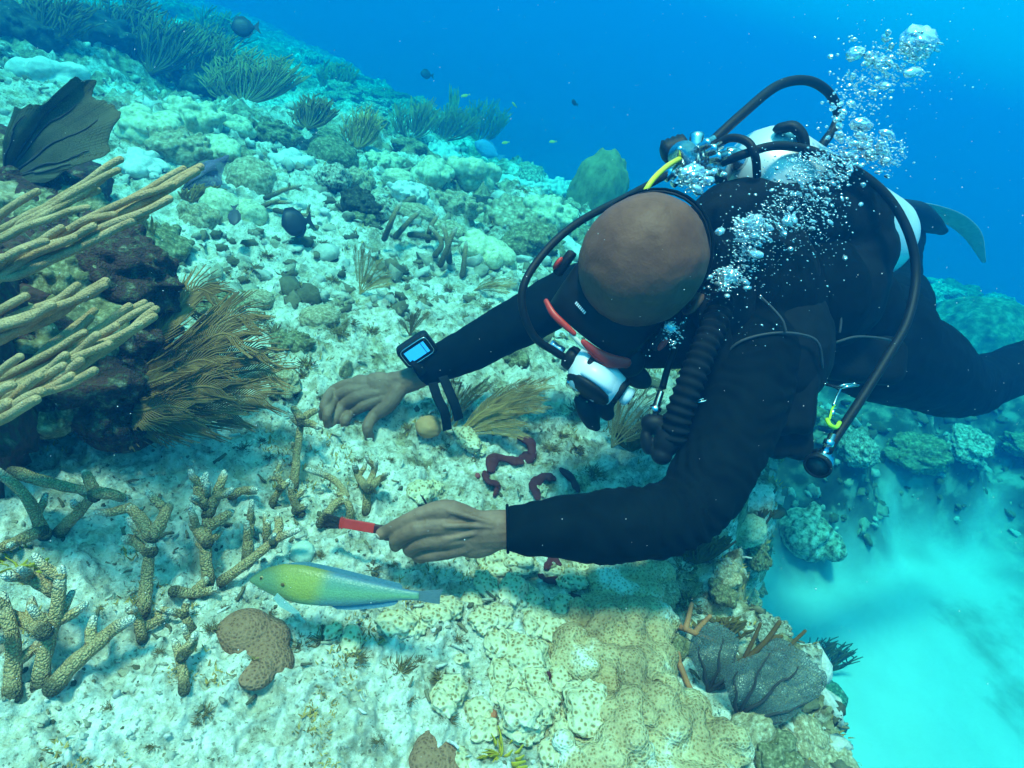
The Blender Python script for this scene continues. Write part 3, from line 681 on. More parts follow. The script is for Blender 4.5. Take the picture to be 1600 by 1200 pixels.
hose('octopus_hose', [(1062, 248, 1.08), (1042, 260, 1.03), (1020, 281, 1.00), (1005, 305, 1.0), (992, 332, 1.04), (985, 360, 1.12)], .0046, yellow_m)
b = MB(); b.tube(pp((968, 345, 1.0), (975, 330, 1.0), (988, 322, 1.02), (1000, 318, 1.03)), [.010, .014, .012, .008], 12); b.build('octopus', rubber, REG)
b = MB(); b.lathe(at(972, 330, .99), cdir(-.4, .2, .8), [(0, .008), (.006, .009), (.008, .004)], 14); b.build('octopus_swivel', chrome, REG)

# --- gauge on its long hose
GAU = empty('pressure_gauge', at(1280, 724, 1.0), 'small round pressure gauge hanging on a long black hose below the diver waist', 'gauge')
hose('hose', [(1128, 254, 1.09), (1165, 240, 1.06), (1210, 228, 1.07), (1262, 234, 1.08), (1330, 262, 1.08), (1385, 305, 1.08), (1420, 365, 1.08), (1431, 430, 1.08), (1418, 500, 1.06), (1385, 560, 1.04), (1340, 632, 1.02), (1308, 680, 1.01), (1293, 705, 1.0)], .0078, par=GAU, n=90)
ga = cdir(-.62, -.42, .66); ga /= np.linalg.norm(ga)
b = MB(); b.lathe(at(1280, 724, 1.0), ga, [(-.020, .014), (-.016, .020), (.006, .0205), (.008, .019)], 32); gb = b.build('gauge_body', chrome, GAU)
b = MB(); b.lathe(at(1280, 724, 1.0), ga, [(.004, .0215), (.009, .0225), (.012, .021), (.0125, .018), (.010, .017)], 32); b.build('gauge_rim', rubber, GAU)
b = MB(); b.lathe(at(1280, 724, 1.0), ga, [(.0104, .0175), (.0108, .001)], 32); b.build('dial', plain('dark_dial', (.03, .05, .05), rough=.2), gb)
b = MB(); b.lathe(at(1290, 704, 1.0), cdir(.35, .85, 0), [(-.012, .006), (0, .0065), (.008, .006), (.009, .0085), (.018, .0085), (.019, .006), (.03, .006)], 14); b.build('hose_fitting', chrome, GAU)
b = MB(); b.tube(bez(pp((1292, 655, 1.0), (1297, 664, .99), (1306, 668, 1.0), (1312, 660, 1.01)), 10), .0035, 8); b.tube(bez(pp((1296, 655, 1.0), (1300, 640, 1.02), (1304, 632, 1.02)), 8), .002, 6); b.build('lime_clip', lime_m, GAU)
b = MB(); b.tube(bez(pp((1316, 602, 1.05), (1308, 618, 1.03), (1302, 634, 1.02)), 8), .0022, 6); b.lathe(at(1302, 640, 1.02), cdir(-.3, -1, 0), [(0, .003), (.006, .005), (.012, .003)], 10); b.build('snap_clip', chrome, GAU)

# --- tank
t0, t1 = at(1186, 270, 1.17), at(1376, 380, 1.38)
ta = t1-t0; tl = np.linalg.norm(ta); ta /= tl
TR = .096
TANK = empty('scuba_tank', (t0+t1)/2, 'silver white metal scuba tank strapped on the back of the diver', 'scuba tank')
b = MB(); b.lathe(t0, ta, [(-.062, .012), (-.060, .02), (-.050, .045), (-.03, .072), (-.005, .089), (.03, TR), (tl-.05, TR), (tl-.03, TR*.985), (tl-.012, TR*.93), (tl+.004, TR*.8), (tl+.012, TR*.6), (tl+.015, TR*.3), (tl+.016, .002)], 56); b.build('cylinder', tank_m, TANK)
b = MB(); b.lathe(t0, ta, [(-.10, .010), (-.085, .018), (-.065, .02), (-.055, .024)], 20); b.build('valve', chrome, TANK)
b = MB(); P = [t0+ta*.115+(TR+.006)*(math.cos(a)*cdir(-.45, .85, 0)/np.linalg.norm([.45, .85])+math.sin(a)*np.cross(ta, cdir(-.45, .85, 0)/.962)) for a in np.linspace(0, 2*math.pi, 41)]
b.tube(P, .020, 8, cap=False, flat=.2, nrm=cdir(-.45, .85, 0)); b.build('tank_band', nylon, TANK)
b = MB(); b.tube(bez(pp((1222, 200, 1.10), (1240, 198, 1.09), (1254, 214, 1.09), (1257, 240, 1.10)), 12), .0165, 12, flat=.6, round_ends=True); hd_ = b.build('carry_handle', rubber, TANK)
b = MB(); b.tube(bez(pp((1218, 196, 1.14), (1232, 208, 1.13), (1244, 226, 1.14)), 8), .004, 8); b.build('band_buckle', chrome, TANK)
b = MB(); b.ell(at(1384, 420, 1.27), (.0115, .0135, .005), axes=np.array([cdir(1, 0, 0), cdir(0, 1, 0), cdir(0, 0, 1)])); b.tube(bez(pp((1376, 396, 1.28), (1382, 388, 1.27), (1388, 394, 1.27), (1385, 410, 1.27)), 8), .0012, 6); b.build('plug_tag', rubber, TANK)

# --- buoyancy vest
BCD = empty('buoyancy_vest', at(1240, 450, 1.15), 'bulky black buoyancy vest with pockets worn over the wetsuit', 'buoyancy vest')
CA = lambda ang: np.array([cdir(math.cos(R(ang)), math.sin(R(ang)), 0), cdir(-math.sin(R(ang)), math.cos(R(ang)), 0), cdir(0, 0, 1)])
b = MB()
b.ell(at(1300, 318, 1.15), (.085, .066, .05), axes=CA(-18), nu=30, nv=18)
b.ell(at(1348, 352, 1.17), (.048, .075, .055), axes=CA(-30), nu=30, nv=18)
b.ell(at(1215, 350, 1.17), (.17, .085, .10), axes=CA(0), nu=30, nv=18)
b.ell(at(1140, 335, 1.13), (.10, .060, .07), axes=CA(25), nu=24, nv=14)
b.ell(at(1300, 345, 1.20), (.095, .105, .10), axes=CA(-30), nu=30, nv=18)
b.ell(at(1330, 395, 1.22), (.075, .085, .10), axes=CA(-30), nu=30, nv=18)
b.ell(at(1290, 450, 1.20), (.12, .12, .09), axes=CA(-20), nu=30, nv=18)
b.ell(at(1200, 440, 1.08), (.09, .11, .06), axes=CA(0), nu=30, nv=18)
b.ell(at(1205, 540, 1.09), (.11, .13, .08), axes=CA(0), nu=30, nv=18)
b.ell(at(1130, 470, 1.05), (.055, .09, .05), axes=CA(-20), nu=24, nv=14)
link('air_cell', remesh(b, .007, 8, .6, disp=lambda c: .006*fbm(c, 11, 3, 8)), nylon, BCD)
b = MB()
b.box(at(1212, 600, 1.06), (.070, .085, .030), axes=CA(-4), bev=.03); b.box(at(1215, 660, 1.09), (.060, .062, .028), axes=CA(-4), bev=.02)
link('side_pocket', remesh(b, .005, 6, .6, disp=lambda c: .004*fbm(c, 14, 3, 3)+.002*np.sin(c@cdir(1, 0, 0)*160)), nylon, BCD)
b = MB()
for i in range(7): b.ell(at(1258+3*math.sin(i*2.1), 640+i*10.5, 1.085), (.010, .007, .016), axes=CA(0), nu=12, nv=8)
b.box(at(1240, 672, 1.09), (.018, .042, .012), axes=CA(-2), bev=.008)
link('pocket_zip_flap', remesh(b, .003, 3), nylon, BCD)
b = MB(); b.box(at(1345, 560, 1.24), (.085, .050, .03), axes=CA(-6), bev=.03); link('rear_pocket', remesh(b, .006, 6, .6), nylon, BCD)
def piping(tr, r=.0024): 
    b = MB(); b.tube(bez([at(*q) for q in tr], 24), r, 6); b.build('piping', plain('grey_piping', (.035, .04, .045), rough=.6) if 'grey_piping' not in MATS else MATS['grey_piping'], BCD)
piping([(1125, 560, 1.01), (1160, 532, .995), (1215, 520, .99), (1262, 525, .995), (1280, 540, 1.0), (1285, 575, 1.02)])
piping([(1186, 462, .995), (1205, 480, .99), (1222, 500, .985), (1228, 518, .985)])
piping([(1305, 535, 1.12), (1340, 526, 1.12), (1385, 530, 1.13), (1400, 540, 1.15)])
piping([(1310, 478, 1.10), (1314, 500, 1.10), (1312, 520, 1.10)])
for tr in ([(1070, 628, 1.02), (1085, 629, .99), (1100, 627, .985), (1113, 622, .99)], [(1290, 601, 1.05), (1310, 606, 1.03), (1325, 604, 1.02), (1341, 602, 1.03)]):
    b = MB(); P = bez([at(*q) for q in tr], 12); Q = P[::-1]+UP*.003-FW*(-.010)
    b.tube(np.vstack([P, Q, P[:1]]), .0019, 8); b.build('d_ring', chrome, BCD)
b = MB(); b.tube(bez(pp((1090, 420, 1.0), (1120, 520, 1.0), (1130, 620, 1.02), (1100, 700, 1.05)), 20), .024, 10, flat=.2, nrm=cdir(0, 0, 1)); b.build('shoulder_strap', nylon, BCD)
hose('corrugated_hose', [(1125, 440, 1.03), (1122, 490, .99), (1100, 545, .965), (1078, 600, .955), (1060, 650, .96), (1050, 690, .97)], .0225, nylon, BCD, ribs=21)
b = MB()
b.ell(at(1024, 662, .98), (.024, .017, .018), axes=CA(-10)); b.ell(at(1045, 685, .97), (.022, .032, .02), axes=CA(-20)); b.ell(at(1010, 690, .98), (.010, .022, .012), axes=CA(8))
b.ell(at(1034, 712, .97), (.017, .015, .015), axes=CA(-10)); b.tube(pp((1020, 660, .98), (1008, 672, .98)), [.012, .010], 10)
link('inflator', remesh(b, .0025, 3), rubber, BCD)
b = MB(); b.lathe(at(1026, 632, .975), cdir(.3, .9, 0), [(-.022, .006), (-.012, .008), (-.010, .010), (-.004, .010), (-.002, .006), (.022, .0055), (.023, .004)], 16); b.build('quick_connector', chrome, BCD)
hose('inflator_hose', [(1035, 606, .98), (1045, 570, 1.0), (1070, 500, 1.03), (1085, 440, 1.05)], .0055, rubber, BCD)

# --- fin of the far foot
FIN = empty('swim_fin', at(1425, 345, 2.1), 'dark swim fin on the far foot trailing behind the tank', 'swim fin')
b = MB(); b.tube(bez(pp((1400, 322, 2.0), (1425, 334, 2.02), (1452, 350, 2.03), (1470, 360, 2.04)), 12), bez([[.04, 0, 0], [.060, 0, 0], [.045, 0, 0], [.022, 0, 0]], 12)[:, 0], 16, flat=.6, nrm=UP, round_ends=True); b.build('foot_pocket', rubber, FIN)
b = MB(); b.tube(bez(pp((1415, 318, 2.12), (1450, 326, 2.16), (1490, 342, 2.22), (1520, 368, 2.28), (1537, 408, 2.32)), 24), bez([[.022, 0, 0], [.034, 0, 0], [.038, 0, 0], [.030, 0, 0], [.008, 0, 0]], 24)[:, 0], 16, flat=.14, nrm=cdir(.3, .9, -.2), round_ends=True); b.build('blade', plain('hazed_grey_fin', (.34, .36, .38), rough=.6), FIN)  # blade grey is lightened to carry the water haze in its colour

# --- wrist computer
DC = empty('wrist_computer', at(652, 548, 1.2), 'rectangular dive computer with a bright blue screen strapped to the far wrist', 'dive computer')
ra = R(33); ca, sa = math.cos(ra), math.sin(ra)
X = cdir(ca, sa, .05); Yv = cdir(-sa*.85, ca*.85, .5); Yv -= X*np.dot(X, Yv)/np.dot(X, X); X /= np.linalg.norm(X); Yv /= np.linalg.norm(Yv); Z = np.cross(X, Yv); DA = np.array([X, Yv, Z]); dcc = at(652, 549, 1.20)
b = MB(); b.box(dcc-Z*.010, (.036, .025, .012), axes=DA, bev=.010); cs = b.build('case', rubber, DC, smooth=False)
P = ring(dcc+Z*.0022, X, Yv, .030, .0195, 40, 6); b = MB(); b.tube(np.vstack([P, P[:1]]), .0011, 6, cap=False); b.build('bezel', chrome, cs)
scr = bpy.data.materials.new('lit_screen'); scr.use_nodes = True; bs = scr.node_tree.nodes['Principled BSDF']; bs.inputs['Base Color'].default_value = (.01, .1, .2, 1); bs.inputs['Emission Color'].default_value = (.03, .42, 1, 1); bs.inputs['Emission Strength'].default_value = 0.40; bs.inputs['Roughness'].default_value = .15
b = MB(); b.box(dcc+Z*.0028-X*.001, (.0225, .0125, .0006), axes=DA); b.build('screen', scr, cs, smooth=False)
b = MB(); b.box(dcc+Z*.0036+X*.0145, (.0006, .0125, .0004), axes=DA); b.box(dcc+Z*.0018, (.0275, .0170, .0006), axes=DA); b.build('screen_border', rubber, cs, smooth=False)
b = MB(); b.tube(pp((664, 582, 1.215), (645, 562, 1.21)), .016, 10, flat=.3); b.build('strap_band', nylon, DC)
for tr in ([(676, 598, 1.2), (684, 622, 1.19), (695, 645, 1.19), (699, 672, 1.2)], [(692, 588, 1.19), (702, 612, 1.18), (712, 636, 1.18), (717, 656, 1.19)]):
    b = MB(); b.tube(bez([at(*q) for q in tr], 14), .0098, 8, flat=.16, nrm=cdir(.35, .1, .93)); b.build('strap_tail', nylon, DC)

# --- brush held in the near hand, and a thin spike
BR = empty('paint_brush', at(545, 820, .9), 'flat paint brush with dark bristles and a red ferrule held between the fingers', 'brush')
bd = at(640, 836, .898)-at(530, 817, .905); bd /= np.linalg.norm(bd); bu = np.cross(bd, FW); bu /= np.linalg.norm(bu); bn = np.cross(bd, bu); BA = np.array([bd, bu, bn])
b = MB(); b.box(at(558, 821, .903), (.0265, .0070, .0026), axes=BA, bev=.0012)
for k in (-.0215, -.0245): b.box(at(558, 821, .903)+bd*k, (.0007, .0084, .0034), axes=BA)
b.build('ferrule', red_pl, BR, smooth=False)
b = MB(); b.box(at(615, 831, .900), (.034, .0065, .0032), axes=BA, bev=.003); b.build('handle', plain('dark_handle', (.05, .012, .01), rough=.4), BR)
b = MB(); rb = random.Random(3)
for i in range(170):
    o_ = rb.uniform(-1, 1); z_ = rb.uniform(-1, 1); s_ = at(531, 817, .905)+bu*o_*.0072+bn*z_*.002; L_ = rb.uniform(.020, .030)
    e_ = s_-bd*L_+bu*(o_*.0045+rb.uniform(-.0025, .0025))+bn*rb.uniform(-.003, .003); b.tube([s_+bd*.004, (s_+e_)/2+bu*rb.uniform(-.0008, .0008), e_], [.0005, .0005, .0002], 4)
b.build('bristles', plain('dark_bristle', (.03, .025, .02), rough=.7), BR)
b = MB(); b.tube(pp((657, 773, .89), (662, 780, .895), (672, 797, .91)), [.0006, .0016, .0022], 8); sp_ = b.build('probe', plain('dark_steel', (.02, .02, .03), rough=.3), None); tag(sp_, 'thin dark pointed probe sticking up behind the hand that holds the brush', 'probe')
# ------------------------------------------------------------ reef life
rnd = random.Random(11)
K_ROCK = material('turf_rock', [(0.3, (.06, .05, .03)), (0.42, (.20, .17, .10)), (0.54, (.46, .42, .30)), (0.66, (.68, .65, .54))], rough=.9, scale=14, detail=7, bump=.9, bscale=45, dist=.006, spec=.1)
K_DARK = material('encrusted_rock', [(0.3, (.014, .013, .009)), (0.42, (.06, .042, .025)), (0.50, (.10, .04, .035)), (0.57, (.08, .08, .04)), (0.68, (.26, .23, .15))], rough=.9, scale=11, detail=8, bump=1, bscale=50, dist=.008, spec=.1)
K_LOBE = {
 'pale green': material('pale_green_coral', [(0.3, (.26, .24, .12)), (0.45, (.50, .46, .27)), (.65, (.70, .66, .46))], rough=.85, scale=16, detail=6, bump=.5, bscale=90, dist=.003, spec=.15),
 'tan': material('tan_coral', [(0.3, (.14, .10, .05)), (0.5, (.36, .28, .15)), (.68, (.62, .54, .38))], rough=.85, scale=16, detail=6, bump=.5, bscale=90, dist=.003, spec=.15),
 'whitish': material('whitish_coral', [(0.3, (.45, .45, .38)), (0.6, (.66, .66, .58)), (.75, (.76, .76, .68))], rough=.85, scale=16, detail=6, bump=.5, bscale=90, dist=.003, spec=.15),
 'olive': material('olive_coral', [(0.3, (.06, .06, .025)), (0.5, (.18, .16, .07)), (.68, (.42, .38, .22))], rough=.85, scale=16, detail=6, bump=.6, bscale=60, dist=.004, spec=.15),
 'dark': material('dark_sponge', [(0.3, (.022, .024, .016)), (0.55, (.06, .06, .035)), (.7, (.15, .14, .09))], rough=.9, scale=16, detail=6, bump=.7, bscale=70, dist=.004, spec=.1)}
K_STAR = material('star_coral', [(0.3, (.46, .38, .22)), (0.5, (.64, .56, .38)), (0.7, (.74, .68, .52))], rough=.8, scale=13, bump=.15, spec=.2, vor=(150, [(0.0, (.34, .24, .12)), (0.24, (.48, .38, .22)), (0.42, (.95, .92, .82)), (1, (1, 1, 1))], .0030))
K_MASS = material('mustard_coral', [(0.3, (.24, .15, .07)), (0.47, (.46, .32, .16)), (.56, (.52, .40, .22)), (.64, (.70, .66, .54))], rough=.8, detail=8, scale=11, bump=.2, spec=.2, vor=(230, [(0.0, (.5, .38, .24)), (0.24, (.66, .55, .38)), (0.45, (1, 1, 1)), (1, (1.15, 1.15, 1.1))], .0026))
K_BRAIN = material('brain_coral', [(0.3, (.26, .125, .065)), (0.7, (.36, .18, .095))], rough=.8, scale=9, bump=.15, spec=.15, vor=(250, [(0.0, (.42, .34, .3)), (0.25, (.7, .62, .55)), (0.42, (1, 1, 1)), (1, (1.1, 1.1, 1.1))], .0024))
K_STAG = material('staghorn_skin', [(0.3, (.80, .80, .80)), (0.7, (1, 1, 1))], rough=.8, scale=22, bump=.2, spec=.2, vcol=True, vor=(400, [(0.0, (1.25, 1.2, 1.15)), (0.3, (1, .97, .92)), (0.6, (.62, .56, .48)), (1, (.5, .46, .4))], .0036))
K_ROD = material('sea_rod_skin', [(0.3, (.38, .25, .12)), (0.7, (.56, .40, .21))], rough=.95, scale=30, bump=1, bscale=380, dist=.0018, spec=.05, vor=(560, [(0.0, (1.08, 1.06, 1.04)), (0.35, (1, 1, 1)), (.7, (.84, .8, .76))], .0008))
K_PLUME = material('sea_plume_skin', [(0.3, (.19, .10, .035)), (0.7, (.32, .18, .07))], rough=.9, scale=12, bump=.3, spec=.1, vcol=True)
K_RED = material('maroon_sponge', [(0.3, (.075, .012, .012)), (0.7, (.12, .022, .02))], rough=.7, scale=30, bump=.5, bscale=200, dist=.0015, spec=.2)
K_TUFT = material('brown_algae', [(0.3, (.13, .09, .03)), (0.7, (.28, .20, .08))], rough=.9, scale=20, bump=0, spec=.1, vcol=True)
def dupe(o, loc, rz=0.0, sc=1.0, tilt=(0, 0)):
    c = o.copy(); COL.objects.link(c); c.location = Vector(loc); c.rotation_euler = (tilt[0], tilt[1], rz); c.scale = (sc, sc, sc) if np.ndim(sc) == 0 else sc
    for ch in [q for q in bpy.data.objects if q.parent == o]:
        d = ch.copy(); COL.objects.link(d); d.parent = c
    return c
def gnormal(p, e_=.03):
    hx = ground_z(p[0]+e_, p[1])-ground_z(p[0]-e_, p[1]); hy = ground_z(p[0], p[1]+e_)-ground_z(p[0], p[1]-e_); n = np.array([-hx, -hy, 2*e_]); return n/np.linalg.norm(n)

# --- meshes for lumps, all about 1 m across with the base at the origin
def lump_mesh(seed, kind):
    r = random.Random(seed); m = MB(); o_ = seed*17.3
    if kind == 'rock':
        m.ell((0, 0, .18), (.5, .42, .36), nu=72, nv=48, disp=lambda U: .30*fbm(U, 1.7, 5, o_)+.10*np.abs(noise(U, 5, o_))+.05*noise(U, 13, o_))
        return m.mesh('rock')
    if kind == 'knob':       # many short fingers over a dome
        for i in range(46):
            a = r.uniform(0, 6.28); q = math.sqrt(r.random())*.42; h = .34*math.sqrt(max(0, 1-(q/.5)**2)); s = r.uniform(.05, .09)
            d = np.array([math.cos(a)*q*.9, math.sin(a)*q*.9, .5]); d /= np.linalg.norm(d); b_ = np.array([math.cos(a)*q, math.sin(a)*q, h*.7])
            m.tube([b_-d*.08, b_+d*r.uniform(.04, .14)], [s, s*.9], 10, round_ends=True)
        m.ell((0, 0, .05), (.44, .44, .28))
        return remesh(m, .022, 3, .5, disp=lambda c: .012*fbm(c, 9, 3, o_))
    if kind == 'lobe':       # fat lobes and plates
        for i in range(17):
            a = r.uniform(0, 6.28); q = math.sqrt(r.random())*.36; h = .30*math.sqrt(max(0, 1-(q/.5)**2)); s = r.uniform(.10, .19)
            t_ = r.uniform(0, 6.28); m.ell((math.cos(a)*q, math.sin(a)*q, h*.8), (s, s*r.uniform(.5, .9), s*r.uniform(.6, 1.1)), axes=np.array([[math.cos(t_), math.sin(t_), 0], [-math.sin(t_), math.cos(t_), 0], [0, 0, 1]]))
        m.ell((0, 0, .02), (.40, .40, .24))
        return remesh(m, .022, 3, .5, disp=lambda c: .018*fbm(c, 7, 4, o_))
    if kind == 'dome':
        m.ell((0, 0, .12), (.5, .48, .42), nu=64, nv=40, disp=lambda U: .10*fbm(U, 2.2, 4, o_)+.05*np.abs(noise(U, 6, o_)))
        return m.mesh('dome')
    if kind == 'pillar':
        for x, y, h, s in ((0, 0, .95, .30), (.22, .05, .75, .24), (-.24, 0, .70, .22), (.05, -.2, .55, .25), (-.1, -.22, .35, .25)):
            m.tube([(x, y, -.1), (x*1.05, y, h*.6), (x, y, h)], [s*1.1, s, s*.55], 20, round_ends=True)
        return remesh(m, .028, 4, .5, disp=lambda c: .03*fbm(c, 5, 4, o_))
LM = {}
def lump(kind, v):
    if (kind, v) not in LM: LM[(kind, v)] = lump_mesh(v*7+len(kind), kind)
    return LM[(kind, v)]
_mm = {}
def put(name, kind, v, m, px, py, wpx, label, cat, group=None, sq=(1, 1, 1), lift=0, rz=None, p=None, size=None, tilt=None):
    """a lump standing on the ground where pixel (px,py) sees it; wpx is its width in pixels"""
    if p is None: p, d = hit(px, py); size = wpx*d/FPX
    key = (kind, v, m.name)
    if key not in _mm:
        me = lump(kind, v)
        if me.users: me = me.copy()
        me.materials.clear(); me.materials.append(m); _mm[key] = me
    o = bpy.data.objects.new(name, _mm[key]); COL.objects.link(o); p = np.array(p); o.location = Vector((p[0], p[1], p[2]-.04*size+lift))
    n = Vector(gnormal(p, max(.03, size*.3))).lerp(Vector((0, 0, 1)), .5); q = n.to_track_quat('Z', 'Y').to_matrix().to_4x4() @ Matrix.Rotation(rnd.uniform(0, 6.28) if rz is None else rz, 4, 'Z')
    o.rotation_euler = q.to_euler(); o.scale = (size*sq[0], size*sq[1], size*sq[2])
    return tag(o, label, cat, group)

# --- big things of the slope
put('rock', 'rock', 1, K_DARK, 45, 560, 390, 'big dark overhanging rock crusted with maroon algae at the left edge', 'rock', sq=(1, .9, 1.1))
put('rock', 'rock', 2, K_DARK, 10, 350, 330, 'upper dark encrusted rock behind the large dark sea fan', 'rock', sq=(1, .8, .8))
put('rock', 'rock', 3, K_DARK, 170, 470, 150, 'narrow dark rock at the root of the brown sea plume', 'rock', sq=(.9, .8, 1.5))
put('pillar_coral', 'dome', 3, material('pillar_skin', [(.3, (.16, .15, .05)), (.7, (.30, .28, .12))], rough=.9, scale=12, bump=.6, bscale=60, dist=.006), 925, 330, 112, 'tall rounded olive coral pillar standing at the reef edge beside the hose', 'coral', sq=(.8, .8, 1.5))
p_, d_ = hit(1530, 560); put('boulder_coral', 'dome', 2, K_LOBE['olive'], 0, 0, 0, 'large hazy round coral boulder in the open water behind the diver knee', 'coral', p=p_, size=165*d_/FPX, sq=(1.1, 1, 1.1))
# lobed corals read off the photograph: x, y of the foot, width, kind, colour
CL = [(235, 205, 120, 'lobe', 'pale green', 'large pale green lobed coral just right of the dark sea fan'), (305, 190, 90, 'knob', 'pale green', 'knobbly pale green coral in the upper row beside the dark sea fan'), (372, 200, 70, 'lobe', 'pale green', 'smaller lobed coral at the right end of the upper pale row'),
 (215, 262, 90, 'lobe', 'whitish', 'whitish lobed coral under the tip of the dark sea fan'), (280, 240, 95, 'knob', 'tan', 'tan knobbly coral between the pale green corals and the purple fan'), (345, 236, 80, 'lobe', 'pale green', 'pale green lobed coral above the purple sea fan'), (392, 285, 90, 'dome', 'tan', 'round tan coral mound to the right of the purple sea fan'), (430, 215, 70, 'knob', 'olive', 'olive coral tuft in the hazy upper slope above the round mound'),
 (455, 262, 80, 'lobe', 'whitish', 'whitish coral knoll above the dark round fish'), (520, 250, 70, 'dome', 'olive', 'olive coral dome in the middle of the far slope'), (560, 290, 60, 'lobe', 'tan', 'tan lobed coral left of the star shaped white coral'), (600, 258, 55, 'knob', 'pale green', 'knobbly coral under the tall hazy gorgonians'), (640, 305, 62, 'knob', 'whitish', 'star shaped whitish coral near the middle of the far reef'),
 (622, 285, 48, 'dome', 'pale green', 'small rounded green coral leaning against the star shaped coral'), (690, 250, 62, 'knob', 'whitish', 'white finger coral in front of the large bushy gorgonian'), (672, 275, 90, 'lobe', 'pale green', 'yellow green coral plate below the white finger coral'), (735, 280, 90, 'lobe', 'pale green', 'yellow green lobed coral right of the plate coral'), (715, 325, 70, 'knob', 'tan', 'tan knobbly coral beside the black sponge patch'),
 (758, 328, 66, 'lobe', 'dark', 'black sponge patch in a hollow of the far reef'), (560, 325, 60, 'knob', 'dark', 'dark bushy clump on the far slope left of centre'), (500, 240, 80, 'knob', 'dark', 'dark weedy clump high on the far slope'), (800, 292, 60, 'lobe', 'whitish', 'whitish plate coral nearest the olive pillar on its left'), (835, 300, 55, 'knob', 'whitish', 'curled white coral at the foot of the olive pillar'), (868, 300, 60, 'knob', 'whitish', 'white ruffled coral touching the olive pillar'),
 (800, 350, 110, 'knob', 'tan', 'wide tan finger coral between the hose and the black sponge'), (855, 340, 80, 'knob', 'pale green', 'pale finger coral beside the hose near the pillar'), (765, 400, 105, 'lobe', 'pale green', 'broad yellow green leafy coral above the far sleeve'), (830, 395, 90, 'rock', 'olive', 'shaded rock under the pale finger coral next to the hose'), (890, 395, 70, 'lobe', 'whitish', 'white crusted ledge between the hose and the bald head'), (700, 365, 60, 'lobe', 'tan', 'tan coral behind the broken staghorn sticks'),
 (650, 340, 55, 'dome', 'tan', 'brownish coral lump left of the broken staghorn sticks'), (560, 345, 50, 'lobe', 'olive', 'olive lump right of the dark round fish'), (385, 345, 60, 'dome', 'pale green', 'small pale dome coral beside the brown damselfish'), (345, 330, 60, 'dome', 'pale green', 'low green coral left of the brown damselfish'), (310, 345, 70, 'lobe', 'tan', 'tan coral crust right of the sea rod tips'), (250, 385, 95, 'knob', 'olive', 'olive green weedy clump below the sea rod tips'),
 (345, 480, 80, 'knob', 'olive', 'olive lumpy coral behind the brown sea plume'), (405, 472, 42, 'dome', 'tan', 'smooth grey brown coral ball behind the sea plume'), (500, 500, 60, 'dome', 'tan', 'round tan coral head above the far hand'), (455, 545, 60, 'knob', 'olive', 'olive knobbly clump between sea plume and far hand'), (445, 605, 50, 'rock', 'tan', 'reddish rubble knob beside the staghorn branch'), (540, 580, 22, 'pillar', 'tan', 'short stubby coral finger above the far hand'),
 (85, 130, 110, 'lobe', 'whitish', 'sandy knoll high at the left behind the dark sea fan'), (150, 60, 130, 'knob', 'dark', 'dark hazy weed thicket in the top left corner'), (40, 45, 130, 'knob', 'dark', 'darkest weed thicket at the very corner of the slope'), (250, 90, 110, 'knob', 'dark', 'dark weed thicket under the hazy bushy gorgonians'), (300, 40, 90, 'lobe', 'olive', 'hazy olive knoll at the top of the slope'), (330, 150, 110, 'knob', 'dark', 'dark clump between the bushy gorgonians and the pale corals'),
 (800, 560, 60, 'lobe', 'olive', 'greenish coral lump under the far sleeve near the regulator'), (975, 690, 60, 'lobe', 'tan', 'tan coral crust under the inflator'), (1105, 870, 60, 'lobe', 'whitish', 'whitish coral lump just below the near elbow'), (1165, 830, 60, 'dome', 'pale green', 'rounded pale coral on the reef lip right of the elbow'), (1135, 900, 55, 'lobe', 'tan', 'tan lumpy coral on the reef lip above the sea fans'), (1180, 870, 50, 'knob', 'olive', 'olive clump at the outermost reef lip beside the sand'),
 (1030, 930, 55, 'rock', 'tan', 'brownish crusted rock between mustard coral and rope sponge'), (1050, 1010, 60, 'lobe', 'olive', 'shadowy coral knob beside the rope sponge'), (1125, 930, 50, 'lobe', 'olive', 'olive lobed knob behind the left sea fan'), (1180, 1135, 90, 'lobe', 'tan', 'pale crusted ledge below the large sea fan'), (1250, 1160, 80, 'rock', 'tan', 'sandy rock ledge near the bottom beside the bright sand'), (1215, 1185, 90, 'lobe', 'olive', 'olive crusted ledge at the bottom edge beside the sand'), (1290, 1090, 50, 'dome', 'olive', 'dark knob at the foot of the bushy gorgonian by the sand')]
vv = {'lobe': 0, 'knob': 0, 'dome': 0, 'rock': 0, 'pillar': 0}
NM = {'lobe': 'lobed_coral', 'knob': 'finger_coral', 'dome': 'mound_coral', 'rock': 'rock', 'pillar': 'finger_coral'}
CAT = {'dark': 'sponge'}
for px, py, wd, kd, cn, lab in CL:
    vv[kd] += 1; n_ = NM[kd] if cn != 'dark' else ('weed_clump' if 'weed' in lab or 'clump' in lab else 'sponge')
    put(n_, kd, 1+vv[kd] % (4 if kd in ('lobe', 'knob') else 3), K_LOBE[cn], px, py, wd*1.12, lab, 'rock' if kd == 'rock' else ('seaweed' if n_ == 'weed_clump' else 'sponge' if cn == 'dark' else 'coral'), sq=(1, rnd.uniform(.75, 1), rnd.uniform(.65, .95)))
